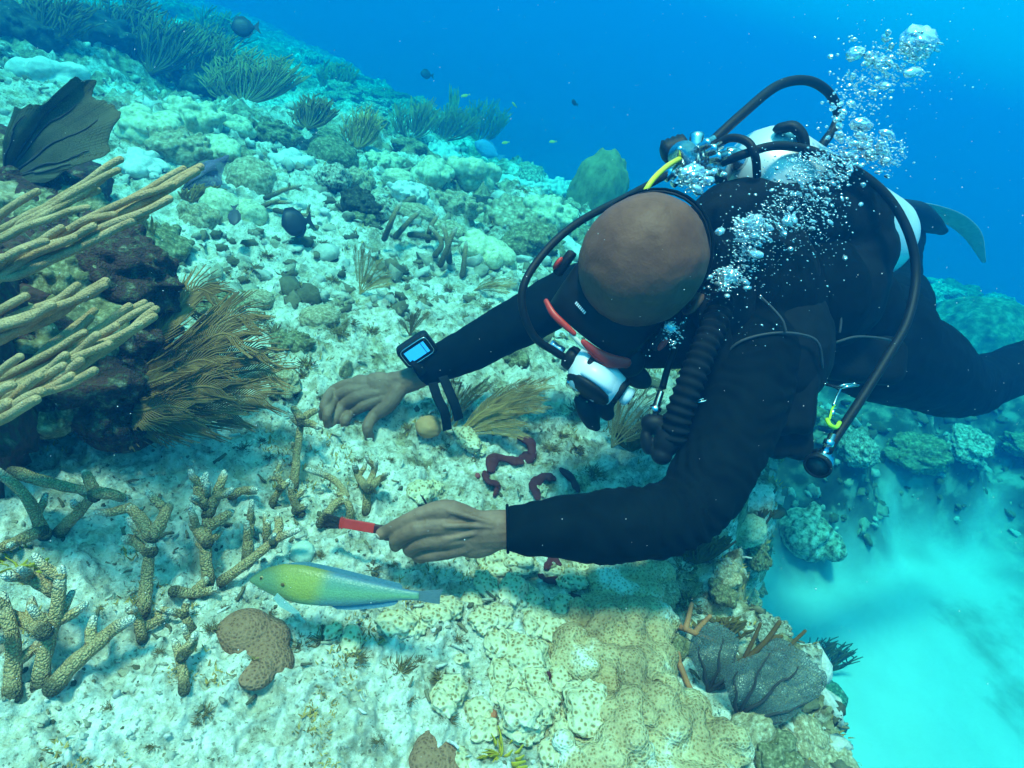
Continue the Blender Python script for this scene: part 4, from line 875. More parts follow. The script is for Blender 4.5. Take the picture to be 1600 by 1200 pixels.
for i, (px, py, d, sz, cn, kd) in enumerate(sorted([(150, 380, 1.08, .16, 'dark', 'knob'), (110, 420, 1.0, .14, 'olive', 'knob'), (175, 430, 1.05, .15, 'dark', 'rock'), (60, 420, 1.0, .18, 'dark', 'lobe'), (30, 250, 1.25, .14, 'olive', 'knob'), (70, 300, 1.2, .16, 'dark', 'knob'), (20, 320, 1.15, .16, 'tan', 'lobe'), (110, 330, 1.15, .14, 'olive', 'knob'), (150, 520, 1.0, .14, 'dark', 'knob'), (90, 510, .95, .16, 'olive', 'knob'), (40, 520, .92, .15, 'dark', 'lobe'), (130, 600, .98, .16, 'dark', 'rock'), (70, 610, .95, .12, 'olive', 'knob'), (185, 640, 1.0, .12, 'dark', 'knob')], key=lambda q: q[1])):
    o = put('encrusting_growth', kd, 1+i % 3, K_DARK if cn == 'dark' else K_LOBE[cn], 0, 0, 0, ('second third fourth fifth sixth seventh eighth ninth tenth eleventh twelfth thirteenth last'.split()[i-1] if i else 'first')+' dark growth, reading downwards, on the rock behind the sea rods', 'sponge', 'growths on the dark left rock', p=at(px, py+20, d), size=sz*1.3, sq=(1, .9, .9))
# --- anonymous rocks and heads strewn over the slope and the outcrops
def scatter(n, x0, x1, y0, y1, cond, kinds, mats, s0, s1, name, label, cat, group, seed):
    r = random.Random(seed); k = 0; tries = 0
    while k < n and tries < 6000:
        tries += 1; x = r.uniform(x0, x1); y = r.uniform(y0, y1)
        if not cond(x, y): continue
        q = np.array([x, y, 0])-C0; z = q@FW
        if z < .3: continue
        zz = ground_z(x, y); q[2] = zz-HC; z = q@FW; px = 800+FPX*(q@RT)/z; py = 600-FPX*(q@UP)/z
        if z < .5 or not (-60 < px < 1660 and -60 < py < 1260): continue
        if 450 < px < 900 and 420 < py < 1000: continue
        s = r.uniform(s0, s1)*(.7+.12*z); k += 1
        put(name, r.choice(kinds), r.randint(1, 3), r.choice(mats), 0, 0, 0, label, cat, group, sq=(1, r.uniform(.7, 1), r.uniform(.45, .9)), p=(x, y, zz), size=s)
E1 = lambda x, y: float(edge_sd(np.array([x]), np.array([y]))[0])
scatter(85, -7, 1, 2.0, 9, lambda x, y: E1(x, y) < 0.1, ['rock', 'lobe', 'knob'], [K_ROCK, K_ROCK, K_LOBE['olive'], K_LOBE['tan']], .10, .26, 'rock', 'turf covered lump strewn over the far reef slope', 'rock', 'turf covered lumps on the far slope', 21)
scatter(70, .2, 1.3, .45, 3.2, lambda x, y: -.12 < E1(x, y) < .42, ['rock', 'knob', 'lobe'], [K_ROCK, K_LOBE['olive'], K_LOBE['tan']], .05, .14, 'rock', 'crusted lump on the steep drop beside the bright sand', 'rock', 'crusted lumps on the reef drop', 22)
scatter(80, .8, 7, 2.0, 8, lambda x, y: outcrop_mask(np.array([x]), np.array([y]))[0] > .75, ['rock', 'knob', 'lobe'], [K_ROCK, K_LOBE['olive'], K_ROCK], .16, .38, 'rock', 'hazy coral lump on the low reef patch beyond the sand', 'rock', 'coral lumps beyond the sand', 23)

# --- mustard coloured massive coral at the bottom and its knobs
m = MB(); rr_ = random.Random(5)
MASSP = [(905, 1000, 62), (960, 985, 70), (1000, 1030, 60), (950, 1060, 62), (1010, 1090, 66), (1050, 1140, 70), (1085, 1185, 72), (975, 1130, 60), (1020, 1185, 80), (920, 1165, 55), (985, 930, 55), (950, 900, 42), (1000, 975, 45), (880, 1030, 40), (1110, 1215, 60), (940, 1220, 70), (1030, 1235, 90)]
for px, py, r_ in MASSP:
    p, d = hit(px, py); R_ = r_*d/FPX; m.ell(p-np.array([0, 0, .25*R_]), (R_*1.08, R_, R_*.72))
for i in range(95):
    px, py, r_ = rr_.choice(MASSP); a = rr_.uniform(0, 6.28); q = rr_.uniform(.2, 1.0)*r_; p, d = hit(px+q*math.cos(a), py+q*math.sin(a)); R_ = rr_.uniform(14, 30)*d/FPX
    m.ell(p+np.array([0, 0, rr_.uniform(.012, .034)]), (R_, R_, R_*.9))
MASS = link('massive_coral', remesh(m, .0042, 3, .6, disp=lambda c: .006*fbm(c, 24, 4, 2)), K_MASS); tag(MASS, 'wide mustard yellow lumpy coral sheet spreading over the bottom of the reef lip', 'coral')
KN = [(621, 974, 30), (645, 976, 24), (679, 961, 30), (701, 949, 24), (758, 968, 28), (780, 964, 26), (779, 1004, 28), (800, 922, 32), (822, 940, 32), (700, 1082, 30), (692, 1098, 22), (748, 1112, 26), (756, 1138, 26), (812, 1108, 38), (836, 1112, 28), (805, 1140, 26), (830, 1138, 24), (790, 1052, 34), (805, 1075, 30), (850, 1086, 28), (917, 1109, 50), (715, 1190, 26), (861, 985, 36), (850, 1008, 30), (822, 1026, 40), (800, 1010, 26), (809, 878, 28), (866, 896, 18), (775, 878, 34), (876, 1157, 34), (860, 1170, 28), (737, 938, 20), (830, 975, 30), (842, 960, 24), (880, 950, 28), (895, 905, 26), (915, 885, 26), (930, 925, 26), (780, 1085, 20), (838, 1060, 26), (875, 1060, 24), (730, 690, 24), (748, 702, 14), (815, 655, 12), (845, 765, 14), (657, 768, 26), (675, 763, 18), (548, 1000, 24), (862, 1120, 24), (884, 1185, 34), (520, 985, 16), (760, 915, 24), (720, 1030, 12)]
kp = []
for i in range(3):
    m = MB(); m.ell((0, 0, .25), (1, .92, .80), nu=40, nv=28, disp=lambda U: .22*fbm(U, 1.5, 3, i*9+1)+.05*noise(U, 5, i)+.02*noise(U, 11, i)); kp.append(m)
KME = []
ORD = ['first', 'second', 'third', 'fourth', 'fifth', 'sixth', 'seventh', 'eighth', 'ninth', 'tenth', 'eleventh', 'twelfth', 'thirteenth', 'fourteenth', 'fifteenth', 'sixteenth', 'seventeenth', 'eighteenth', 'nineteenth', 'twentieth']+['twenty '+w_ for w_ in ('first', 'second', 'third', 'fourth', 'fifth', 'sixth', 'seventh', 'eighth', 'ninth')]+['thirtieth']+['thirty '+w_ for w_ in ('first', 'second', 'third', 'fourth', 'fifth', 'sixth', 'seventh', 'eighth', 'ninth')]
kset = lambda q: 3 if q[2] >= 45 else 0 if q[1] < 800 else 1 if q[0] < 740 else 2
kord = {}
for s_ in range(4):
    for k_, q in enumerate(sorted([q for q in KN if kset(q) == s_])): kord[q] = ORD[k_]
for i, (px, py, r_) in enumerate(KN):
    p, d = hit(px, py+r_*.15); s = r_*d/FPX
    m = MB(); v = kp[i % 3].v[0]; a = rr_.uniform(0, 6.28); st_ = rr_.uniform(.8, 1.25) if r_ < 45 else 1.0; ca, sa = math.cos(a), math.sin(a)
    V = v*(1+.16*noise(v, 2.2, px*.37+py))[:, None]*np.array([s*st_*.92, s/st_*.92, s*.66]); V = np.stack([V[:, 0]*ca-V[:, 1]*sa, V[:, 0]*sa+V[:, 1]*ca, V[:, 2]], 1)+p
    m.add(V, kp[i % 3].f); o = m.build('star_coral', K_STAR, loc=p)
    if r_ >= 45: lab, gr = 'largest round cream coral knob, beside the mustard coral sheet', None
    elif py < 800: lab, gr = kord[(px, py, r_)]+' from the left of the pale spotted coral knobs above the near hand', 'pale knobs above the near hand'
    elif px < 740: lab, gr = kord[(px, py, r_)]+' from the left of the spotted cream knobs on white sand below the hand', 'lone spotted knobs on the sand'
    else: lab, gr = kord[(px, py, r_)]+' from the left of the spotted cream knobs crowding the mustard coral', 'crowded spotted coral knobs'
    tag(o, lab, 'coral', gr)
# --- brown brain coral of two lobes
m = MB()
for px, py, r_, z in ((385, 990, 40, .75), (415, 1000, 36, .7), (418, 1035, 38, .7), (400, 1056, 26, .6), (360, 985, 22, .6)):
    p, d = hit(px, py); s = r_*d/FPX; m.ell(p, (s*1.1, s, s*z), nu=30, nv=20)
b_ = link('brain_coral', remesh(m, .0035, 5, .6, disp=lambda c: .002*fbm(c, 18, 2, 2)), K_BRAIN); tag(b_, 'smooth brown brain coral of two joined lobes below the bright fish', 'coral')
p, d = hit(680, 1195); m = MB(); m.ell(p, (.034, .022, .016), nu=30, nv=20); m.ell(hit(662, 1180)[0], (.016, .030, .012), nu=30, nv=20); m.ell(hit(694, 1178)[0], (.022, .016, .012)); b_ = link('brain_coral', remesh(m, .0035, 4, .6), K_BRAIN); tag(b_, 'smooth purplish brown coral cut by the bottom edge of the frame', 'coral')
for px, py, r_, c, lab in ((472, 868, 19, (.42, .50, .40), 'small pale green ball sponge behind the bright fish'), (768, 1118, 8, (.45, .14, .06), 'tiny orange ball sponge between cream coral knobs'), (668, 672, 20, (.50, .24, .10), 'soft orange crust under the hanging strap tails'), (745, 745, 5, (.3, .05, .05), 'tiny red bead sponge right of the raised probe')):
    p, d = hit(px, py); s = r_*d/FPX; m = MB(); m.ell(p+np.array([0, 0, s*.3]), (s, s, s*.8), nu=28, nv=18, disp=lambda U: .10*fbm(U, 2.5, 3, px)); o = m.build('ball_sponge', plain('sponge_'+str(px), c, rough=.85, bump=.5, scale=40), loc=p); o.data.materials[0].name = 'sponge_skin'; tag(o, lab, 'sponge')
# --- maroon sponges
RED = [([(766, 738), (770, 720), (792, 722), (812, 726)], 11, 'maroon hooked sponge crust right of the strap tails'), ([(812, 690), (826, 698), (830, 716), (814, 722)], 11, 'dark red sponge patch uppermost of the maroon patches'), ([(757, 742), (760, 758), (776, 764), (772, 776)], 8, 'curled maroon sponge right of the raised probe'), ([(838, 782), (834, 762), (848, 748), (862, 752)], 10, 'maroon sponge arch just above the near sleeve'), ([(876, 740), (890, 752), (900, 770)], 10, 'dark maroon patch nearest the near sleeve'),
 ([(858, 1028), (861, 1045), (848, 1062)], 14, 'kidney shaped dark red sponge between cream coral knobs'), ([(890, 933), (905, 942), (925, 943)], 10, 'dark red sponge strip above the mustard coral'), ([(852, 892), (862, 876), (872, 886)], 8, 'small maroon sponge capping a spotted knob under the near sleeve'), ([(842, 903), (854, 912), (876, 906)], 7, 'low maroon crust below the spotted knob'), ([(742, 978), (755, 984), (764, 982)], 6, 'small red crust under a lone cream knob'), ([(915, 1160), (920, 1175), (925, 1190)], 10, 'maroon sponge in the crevice of the bottom corals'), ([(825, 1090), (838, 1094), (845, 1100)], 6, 'tiny maroon crust among the crowded cream knobs'), ([(950, 930), (970, 950), (985, 958)], 14, 'blurred maroon weed crust at the top of the mustard coral'), ([(1060, 1170), (1075, 1185), (1090, 1200)], 12, 'maroon tuft on the lower part of the mustard coral')]
for tr, r_, lab in RED:
    P = []; 
    for q in tr: p, d = hit(*q); P.append(p+np.array([0, 0, .006]))
    P = bez(P, 12); s = .82*r_*d/FPX; m = MB(); m.tube(P, s*np.array([1.05+.15*math.sin(.9*i+r_) if 0 < i < len(P)-1 else .8 for i in range(len(P))]), 14, flat=.5, nrm=(0, 0, 1), round_ends=True)
    o = link('crust_sponge', remesh(m, max(.002, s*.16), 3, .5, disp=lambda c: s*.16*fbm(c, .5/s, 3, 2)), K_RED); tag(o, lab, 'sponge')

# --- staghorn coral
TANC = np.array([.68, .46, .23]); TIPC = np.array([.95, .92, .80]); DEAD = np.array([.16, .14, .08])
def staghorn(cols, r0, lab, lift=.02, twigs=.5, dead=.15, group=None):
    m = MB(); r = random.Random(len(lab)*7+cols[0][0][0]); base = None
    for tr in cols:
        P = []
        n_ = len(tr)
        for i, q in enumerate(tr):
            p, d = hit(q[0], q[1])
            dz = q[2] if len(q) > 2 else lift
            # raise the point along the line of sight so that it stays over the same spot
            dd = d-dz/ max(.35, (C0[2]-p[2])/d); P.append(C0+(p-C0)*dd/d)
        if base is None: base = np.array(hit(*tr[0][:2])[0])
        P = bez(P, 14); P[1:-1] += .002*np.stack([noise(P[1:-1], 25, 3), noise(P[1:-1], 25, 8), noise(P[1:-1], 25, 12)], 1); n = len(P); rad = .64*r0*np.linspace(1.08, .72, n)*(1+.06*np.array([math.sin(i*1.7) for i in range(n)])); rad[-1] *= .75
        t_ = np.linspace(0, 1, n)[:, None]; c = TANC*(1-sstep(.8, 1, t_))+TIPC*sstep(.8, 1, t_)
        c = DEAD*(1-sstep(0, dead+1e-3, t_))+c*sstep(0, dead+1e-3, t_)
        m.tube(P, rad, 12, col=c, round_ends=True)
        L = np.linalg.norm(P[-1]-P[0]); ns = int(L/.022*twigs)
        for k in range(ns):
            t = r.uniform(.35, 1); i = min(n-2, int(t*(n-1))); ax = P[i+1]-P[i]; ax /= np.linalg.norm(ax); a = r.uniform(0, 6.28)
            u = np.cross(ax, [.3, .2, 1]); u /= np.linalg.norm(u); v = np.cross(ax, u); s = u*math.cos(a)+v*math.sin(a)
            d_ = ax*r.uniform(.2, .9)+s; d_ /= np.linalg.norm(d_); l_ = r.uniform(.010, .026)*r0/.012
            Q = np.array([P[i], P[i]+d_*(r0*.7+l_*.5), P[i]+d_*(r0*.7+l_)+ax*l_*.25]); m.tube(Q, [r0*.5, r0*.42, r0*.30], 8, col=np.array([TANC, TANC*1.1, TIPC]), round_ends=True)
    # radial corallites: little cups all over
    V = np.concatenate(m.v); 
    o = m.build('staghorn_coral', K_STAG, loc=base); return tag(o, lab, 'coral', group)
staghorn([[(70, 838, 0), (62, 825, .02), (40, 775, .07), (-15, 728, .09)], [(66, 832, .02), (20, 848, .02), (-30, 866, .02)], [(92, 835, .0), (118, 808, .04), (148, 772, .08)], [(148, 776, .08), (140, 755, .09), (132, 738, .10)], [(20, 738, .09), (90, 758, .085), (150, 770, .08)], [(148, 772, .08), (175, 776, .08), (196, 782, .08)]], .0125, 'arching staghorn coral at the left edge under the shaded rock', twigs=.35)
staghorn([[(222, 960, 0), (230, 900, .03), (238, 835, .07)], [(238, 840, .07), (222, 812, .08), (200, 790, .09)], [(240, 838, .07), (252, 812, .08), (264, 788, .09)], [(236, 865, .05), (214, 846, .06), (194, 842, .07)]], .0135, 'upright forked staghorn coral left of the tallest trio', twigs=.4)
staghorn([[(326, 915, 0), (322, 860, .03), (324, 800, .06), (322, 742, .09)], [(324, 805, .06), (340, 772, .08), (350, 738, .10)], [(324, 825, .05), (345, 812, .06), (362, 800, .07)], [(324, 850, .04), (306, 826, .05), (300, 815, .06)], [(323, 790, .07), (312, 765, .08), (316, 750, .09)]], .0125, 'tall bushy staghorn coral left of the slanting branch', twigs=.9)
staghorn([[(345, 912, .01), (385, 882, .03), (425, 850, .05), (466, 828, .07)], [(425, 852, .05), (436, 828, .06), (434, 806, .07)]], .0115, 'long slanting staghorn branch just behind the bright fish head', twigs=.45)
staghorn([[(458, 765, 0), (462, 730, .02), (466, 690, .05), (472, 652, .07)], [(472, 655, .07), (484, 646, .08), (496, 640, .08)], [(471, 662, .07), (486, 664, .07), (500, 668, .07)], [(470, 656, .07), (462, 645, .08), (458, 636, .09)]], .0115, 'single staghorn stem with antler tip beside the far hand', twigs=.4)
staghorn([[(388, 880, 0), (388, 840, .02), (392, 805, .04)]], .0125, 'short stubby staghorn stump right of the tall bushy one', twigs=.8, dead=.5)
staghorn([[(414, 850, 0), (416, 828, .02), (418, 815, .03)]], .0105, 'smallest staghorn stub beside the slanting branch', twigs=.8, dead=.3)
staghorn([[(362, 775, .01), (380, 768, .02), (400, 765, .03)]], .0115, 'staghorn piece lying level behind the tall bushy one', twigs=.6, dead=.3)
staghorn([[(425, 790, .0), (438, 760, .03), (430, 738, .04)], [(437, 765, .03), (450, 752, .04)]], .0095, 'small curved staghorn sprig left of the antler stem', twigs=1, dead=.3)
staghorn([[(300, 985, 0), (288, 962, .02), (262, 955, .03)], [(288, 962, .02), (292, 940, .03)]], .009, 'thin broken staghorn twig above the brown brain coral', twigs=.9, dead=.4)
staghorn([[(500, 820, .01), (522, 790, .02), (540, 776, .03), (520, 750, .04), (480, 738, .05)], [(545, 815, 0), (546, 795, .02), (538, 778, .03)], [(572, 800, 0), (574, 770, .02), (582, 742, .04), (588, 722, .05)], [(574, 768, .03), (560, 745, .04), (554, 728, .05)], [(576, 765, .03), (592, 752, .04), (602, 748, .04)]], .011, 'curled staghorn coral just behind the brush bristles', twigs=.6)
staghorn([[(20, 1090, 0), (22, 1040, .02), (18, 985, .05), (4, 930, .08)], [(62, 1072, 0), (74, 1010, .03), (88, 950, .06), (96, 890, .09)], [(90, 925, .07), (50, 905, .09), (8, 900, .10)], [(70, 990, .05), (40, 970, .06), (10, 960, .07)]], .0135, 'thick upright staghorn trunks in the bottom left corner', twigs=.7)
staghorn([[(82, 1075, .01), (125, 1030, .03), (170, 990, .05), (205, 968, .06)]], .0145, 'thick slanting staghorn log in the bottom left corner', twigs=.3)
staghorn([[(272, 925, .01), (300, 928, .015), (338, 922, .02)], [(300, 930, .01), (322, 905, .02)]], .0115, 'staghorn piece lying flat at the foot of the tall one', twigs=.5)
staghorn([[(288, 1080, 0), (284, 1040, .02), (272, 1000, .04)], [(284, 1030, .02), (300, 1010, .03), (305, 990, .03)]], .0095, 'small broken staghorn twig left of the brown brain coral', twigs=.7, dead=.3)
staghorn([[(222, 1000, .01), (214, 970, .02), (200, 950, .03)], [(218, 985, .015), (240, 975, .02), (262, 962, .02)]], .0095, 'low forked staghorn twig at the foot of the upright forked one', twigs=.7, dead=.3)
staghorn([[(470, 805, 0), (458, 780, .02), (452, 755, .03)], [(462, 800, .01), (478, 790, .02)]], .011, 'dark dead staghorn stump at the foot of the antler stem', twigs=.4, dead=1)
staghorn([[(600, 375, .02), (612, 345, .08), (626, 318, .12)], [(618, 370, .02), (636, 350, .07), (655, 330, .11)], [(668, 378, .02), (672, 358, .07), (684, 336, .11)], [(688, 415, .02), (700, 385, .08), (712, 358, .13)], [(722, 432, .01), (726, 405, .06), (728, 380, .10)], [(702, 410, .02), (698, 380, .07), (692, 352, .10)], [(640, 368, .03), (680, 372, .04), (715, 378, .05)], [(680, 400, .02), (690, 380, .05), (672, 355, .08)]], .014, 'dead grey staghorn sticks standing on the far sand', twigs=.15, dead=1.2)
staghorn([[(415, 310, .01), (440, 300, .03), (470, 290, .05)], [(400, 330, .01), (425, 318, .03), (455, 318, .04)], [(430, 330, .01), (460, 335, .02), (490, 340, .03)]], .012, 'pale collapsed staghorn rubble left of the far reef heads', twigs=.4, dead=.8)

# --- finger like sea rods reaching in from the left edge
def rods(groups, r0, lab):
    o = empty('sea_rod', at(*groups[0][0]), lab, 'soft coral')
    for base, tips in groups:
        for tip in tips:
            m = MB(); A = at(*base); B = at(*tip[:3]); k = tip[3] if len(tip) > 3 else -.06; L = np.linalg.norm(B-A)
            h_ = (tip[0]*7+tip[1]*13) % 11/11; M1 = A+(B-A)*.35+UP*(-(.07+.06*h_)*L)+FW*.02*L; M2 = A+(B-A)*.72+UP*(k*L*(.4+1.0*h_))
            P = bez([A, M1, M2, B], 26); P = P+np.stack([noise(P, 14, 3+tip[0]), noise(P, 14, 7+tip[1]), noise(P, 14, 9+tip[0])], 1)*.007
            m.tube(P, np.linspace(1.05, .82, len(P))*r0*(.86+.1*h_)*(1+.04*np.sin(np.arange(len(P))*1.3+tip[0])), 12, round_ends=True); m.build('branch', K_ROD, o, loc=B if False else None)
    return o
# the rock the rods grow from stands just outside the left edge
rods([((-110, 405, .74), [(312, 255, .74), (302, 268, .73), (265, 288, .72), (262, 308, .70), (240, 325, .72), (228, 333, .71), (285, 264, .76), (252, 298, .75), (215, 318, .74), (180, 334, .72), (205, 348, .70), (150, 352, .70)]), ((-110, 430, .76), [(112, 366, .70), (92, 377, .71), (60, 392, .72), (96, 350, .72), (70, 372, .69), (40, 388, .69)])], .0057, 'uppermost tan sea rod with long fingers reaching past the dark sea fan')
rods([((-110, 370, .80), [(186, 250, .80), (190, 266, .79), (160, 280, .79), (150, 296, .80), (135, 325, .77), (60, 300, .8)])], .0058, 'tan sea rod directly below the dark sea fan')
rods([((-110, 525, .72), [(166, 436, .70), (160, 448, .69), (120, 446, .71), (40, 462, .7), (80, 471, .68), (58, 482, .69)])], .0064, 'tan sea rod with two close tips in front of the dark rock')
rods([((-110, 625, .72), [(234, 474, .70), (246, 486, .69), (238, 497, .68), (200, 480, .72), (156, 526, .67), (106, 562, .66), (222, 472, .73), (214, 505, .67), (182, 510, .68), (168, 536, .66), (96, 580, .64), (60, 592, .63), (34, 560, .66), (128, 520, .7)]), ((-110, 645, .70), [(124, 564, .64), (143, 574, .63), (112, 589, .64), (140, 497, .72), (148, 480, .75)])], .0058, 'lower tan sea rod with the widest spread of fingers before the brown plume')
rods([((-110, 665, .70), [(12, 608, .62), (10, 624, .62), (60, 617, .61), (58, 624, .60)])], .0066, 'lowest tan sea rod poking in above the shaded sand')
bp = at(-215, 500, .76); zg = ground_z(bp[0], bp[1]); put('rock', 'rock', 1, K_DARK, 0, 0, 0, 'tall dark rock from which the tan sea rods grow, at the far left', 'rock', p=(bp[0], bp[1], zg), size=.34, sq=(1, .9, (bp[2]+.12-zg)/.34/.5), rz=0)
# --- feathery plumes
def plume(fronds, lab, rr=.0016, pl=.045, col=(1, 1, 1), step=.0055, name='sea_plume', mat_=None, cat='soft coral', group=None, root=None):
    A0 = np.array(fronds[0][0]); o = empty(name, A0 if root is None else root, lab, cat, group); r = random.Random(len(lab))
    for F_ in fronds:
        m = MB(); P = bez(F_, 24); L = np.concatenate([[0], np.cumsum(np.linalg.norm(np.diff(P, axis=0), axis=1))]); n = max(6, int(L[-1]/step)); tt = np.linspace(.24*L[-1], L[-1], n)
        m.tube(P, np.linspace(rr*1.7, rr*.8, len(P)), 6, col=np.array(col)*1.25); 
        w = np.array([r.uniform(-1, 1), r.uniform(-1, 1), r.uniform(-1, 1)])*.22+FW
        for k, t in enumerate(tt):
            p = np.array([np.interp(t, L, P[:, i]) for i in range(3)]); q = np.array([np.interp(min(L[-1], t+.01), L, P[:, i]) for i in range(3)]); ax = q-p if t < L[-1]-1e-4 else P[-1]-P[-2]; ax /= np.linalg.norm(ax)+1e-9
            s = np.cross(ax, w); s /= np.linalg.norm(s)+1e-9; f = t/L[-1]; pl_ = pl*(.30+.9*math.sin(math.pi*min(1, max(0, f-.1)*.95)))*r.uniform(.8, 1.1)
            for sg in (-1, 1):
                e1 = p+(ax*.75+sg*s*.55)*pl_*.45; e2 = p+(ax*1.0+sg*s*.40)*pl_+FW*r.uniform(-.003, .003)-UP*r.uniform(0, .003)
                m.tube([p, e1, e2], [rr*.62, rr*.75, rr*.5], 4, col=np.array(col)*r.uniform(.8, 1.35), cap=False)
        m.build('frond', mat_ or K_PLUME, o)
    return o
def fr(*q): return [at(*a) for a in q]
B1 = (172, 610, 1.02)
fl = []
for tx, ty, d, by in ((335, 452, 1.12, 590), (392, 492, 1.06, 595), (300, 470, 1.15, 580), (412, 545, 1.02, 600), (428, 575, 1.04, 610), (412, 615, 1.0, 615), (372, 520, 1.0, 600), (345, 600, .96, 615), (318, 655, .98, 635), (250, 655, 1.0, 640), (370, 640, 1.02, 625), (290, 630, .95, 625), (260, 520, 1.1, 575), (230, 480, 1.14, 560), (340, 560, .98, 605)):
    fl.append(fr((168+(by-600)*.2, by, 1.06), ((168+tx)/2-15, (by+ty)/2+14, (1.02+d)/2-.02), (tx-35, ty+4, d), (tx, ty+8, d)))
plume(fl, 'large brown feathery sea plume sweeping right from the dark rock', rr=.0019, pl=.060, step=.0056)
def ground_plume(px, py, tips, lab, pl=.03, rr=.0011, col=(1.6, 1.7, 1.5), step=.006, h=.05, group=None, mat_=None, name='sea_plume'):
    p, d = hit(px, py); F_ = []
    for tx, ty in tips:
        dd = d*.97; T_ = at(tx, ty, dd); M_ = (p+T_)/2+UP*.12*np.linalg.norm(T_-p)*.5; F_.append([p, M_, T_])
    return plume(F_, lab, rr=rr, pl=pl, col=col, step=step, group=group, root=p, mat_=mat_, name=name)
ground_plume(562, 462, [(560, 392), (572, 398), (588, 408), (600, 425), (604, 440)], 'small green sea plume standing alone on the sand above the wrist computer', pl=.03)
ground_plume(700, 665, [(735, 612), (760, 600), (712, 600)], 'brown curled sea plume behind the hanging strap tails', pl=.028, col=(1.5, 1.3, 1.0))
ground_plume(722, 668, [(852, 600), (838, 618), (820, 602), (846, 632)], 'pale sea plume bending right under the far sleeve, upper one', pl=.036)
ground_plume(716, 682, [(790, 640), (805, 655), (812, 672), (770, 632)], 'pale sea plume bending right under the far sleeve, lower one', pl=.036, col=(1.8, 1.9, 1.7))
ground_plume(955, 700, [(1010, 620), (985, 610), (1030, 640), (960, 625), (1035, 668)], 'pale grey sea plume seen between regulator and inflator', pl=.036, col=(1.6, 1.9, 1.9))
ground_plume(235, 385, [(205, 345), (222, 340), (240, 350), (215, 330)], 'small green sea plume hanging behind the upper sea rod tips', pl=.03, col=(1.6, 1.9, 1.2))
ground_plume(640, 525, [(625, 500), (655, 485), (668, 490), (645, 492)], 'little purple green sea whip above the wrist computer', pl=.012, rr=.0012, col=(1, 1, .8))
ground_plume(740, 455, [(800, 440), (790, 452), (770, 440)], 'faint flat sea plume above the far sleeve', pl=.03)

# --- bushy gorgonians far off: forked thin rods
def bush(px, py, w, h, lab, n=26, rr=.006, col=(1, 1.1, .8), lean=.18, group=None, seed=0, d=None, cat='soft coral'):
    if rr >= .006: rr = rr*.55; n = int(n*1.7); col = tuple(c*1.3 for c in col)
    p, dd = hit(px, py) if d is None else (at(px, py, d), d); r = random.Random(seed+px); m = MB(); H_ = h*dd/FPX; W_ = w*dd/FPX; u = UP+RT*lean; u = u/np.linalg.norm(u)
    for i in range(n):
        a = r.uniform(-1, 1); zz = r.uniform(-.5, .5); T_ = p+u*H_*r.uniform(.6, 1)*(1-.35*a*a)+RT*W_*.5*a+FW*W_*.35*zz
        M_ = p+(T_-p)*.45+RT*W_*.16*a-u*H_*.05; P = bez([p, M_, T_], 10); m.tube(P, np.linspace(rr*1.2, rr*.6, len(P)), 5, col=np.array(col)*r.uniform(.8, 1.2))
        for k in range(5):
            j = r.randint(3, len(P)-2); q = P[j]; T2 = q+(T_-q)*r.uniform(.7, 1)+RT*W_*.13*r.choice((-1, 1))+u*H_*.03; m.tube([q, (q+T2)/2+RT*W_*.03*r.uniform(-1, 1), T2], [rr*.8, rr*.75, rr*.5], 5, col=np.array(col)*r.uniform(.8, 1.3))
    o = m.build('bushy_gorgonian', K_PLUME, loc=p); return tag(o, lab, cat, group)
bush(815, 262, 130, 95, 'widest bushy gorgonian on the skyline left of the olive pillar', 46, .006)
bush(745, 228, 80, 75, 'dense bushy gorgonian just left of the widest one', 34, .006)
bush(690, 225, 90, 60, 'low spreading gorgonian at the middle of the skyline', 30, .006)
bush(704, 215, 22, 90, 'tallest thin gorgonian spire against the blue', 10, .007, lean=.05)
bush(640, 225, 70, 75, 'pale hazy gorgonian right of the slope edge', 24, .006)
bush(560, 235, 60, 70, 'yellowish gorgonian in front of the hazy slope', 24, .006, col=(1.5, 1.5, 1))
bush(380, 165, 130, 95, 'big bushy gorgonian below the uppermost dark fish', 44, .008, col=(1.3, 1.3, .9), lean=.35)
bush(300, 140, 110, 100, 'bushy gorgonian left of the big one below the uppermost fish', 34, .009, lean=.3)
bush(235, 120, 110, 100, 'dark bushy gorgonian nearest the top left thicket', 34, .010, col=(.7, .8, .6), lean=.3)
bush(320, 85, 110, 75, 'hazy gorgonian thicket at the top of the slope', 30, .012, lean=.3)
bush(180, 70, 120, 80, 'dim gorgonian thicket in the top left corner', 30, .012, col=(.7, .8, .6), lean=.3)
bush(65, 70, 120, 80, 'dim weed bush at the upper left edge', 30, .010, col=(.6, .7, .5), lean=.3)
bush(520, 150, 60, 60, 'very faint gorgonian bush on the hazy ridge', 18, .014)
bush(480, 205, 70, 55, 'hazy low bush above the dark round fish', 22, .008, col=(.8, .9, .7))
bush(1262, 1052, 100, 62, 'dark bushy gorgonian leaning over the bright sand', 30, .0035, col=(.6, .6, .35), lean=.5)
bush(1120, 1005, 90, 45, 'tangled dark weed behind the sea fans', 20, .003, col=(.5, .6, .45), lean=.4)
bush(1090, 880, 80, 60, 'dark tangled gorgonian just below the near elbow', 22, .003, col=(.45, .5, .4), lean=.5)
bush(1185, 830, 40, 50, 'thin dark whips at the reef lip beside the sand', 5, .0035, col=(.4, .5, .4), lean=.6)
bush(985, 705, 60, 60, 'dark olive weed under the inflator', 16, .003, col=(.6, .7, .4))
bush(300, 315, 60, 40, 'thin brown branches right of the sea rod tips', 8, .006, col=(.8, .8, .6), lean=.9)
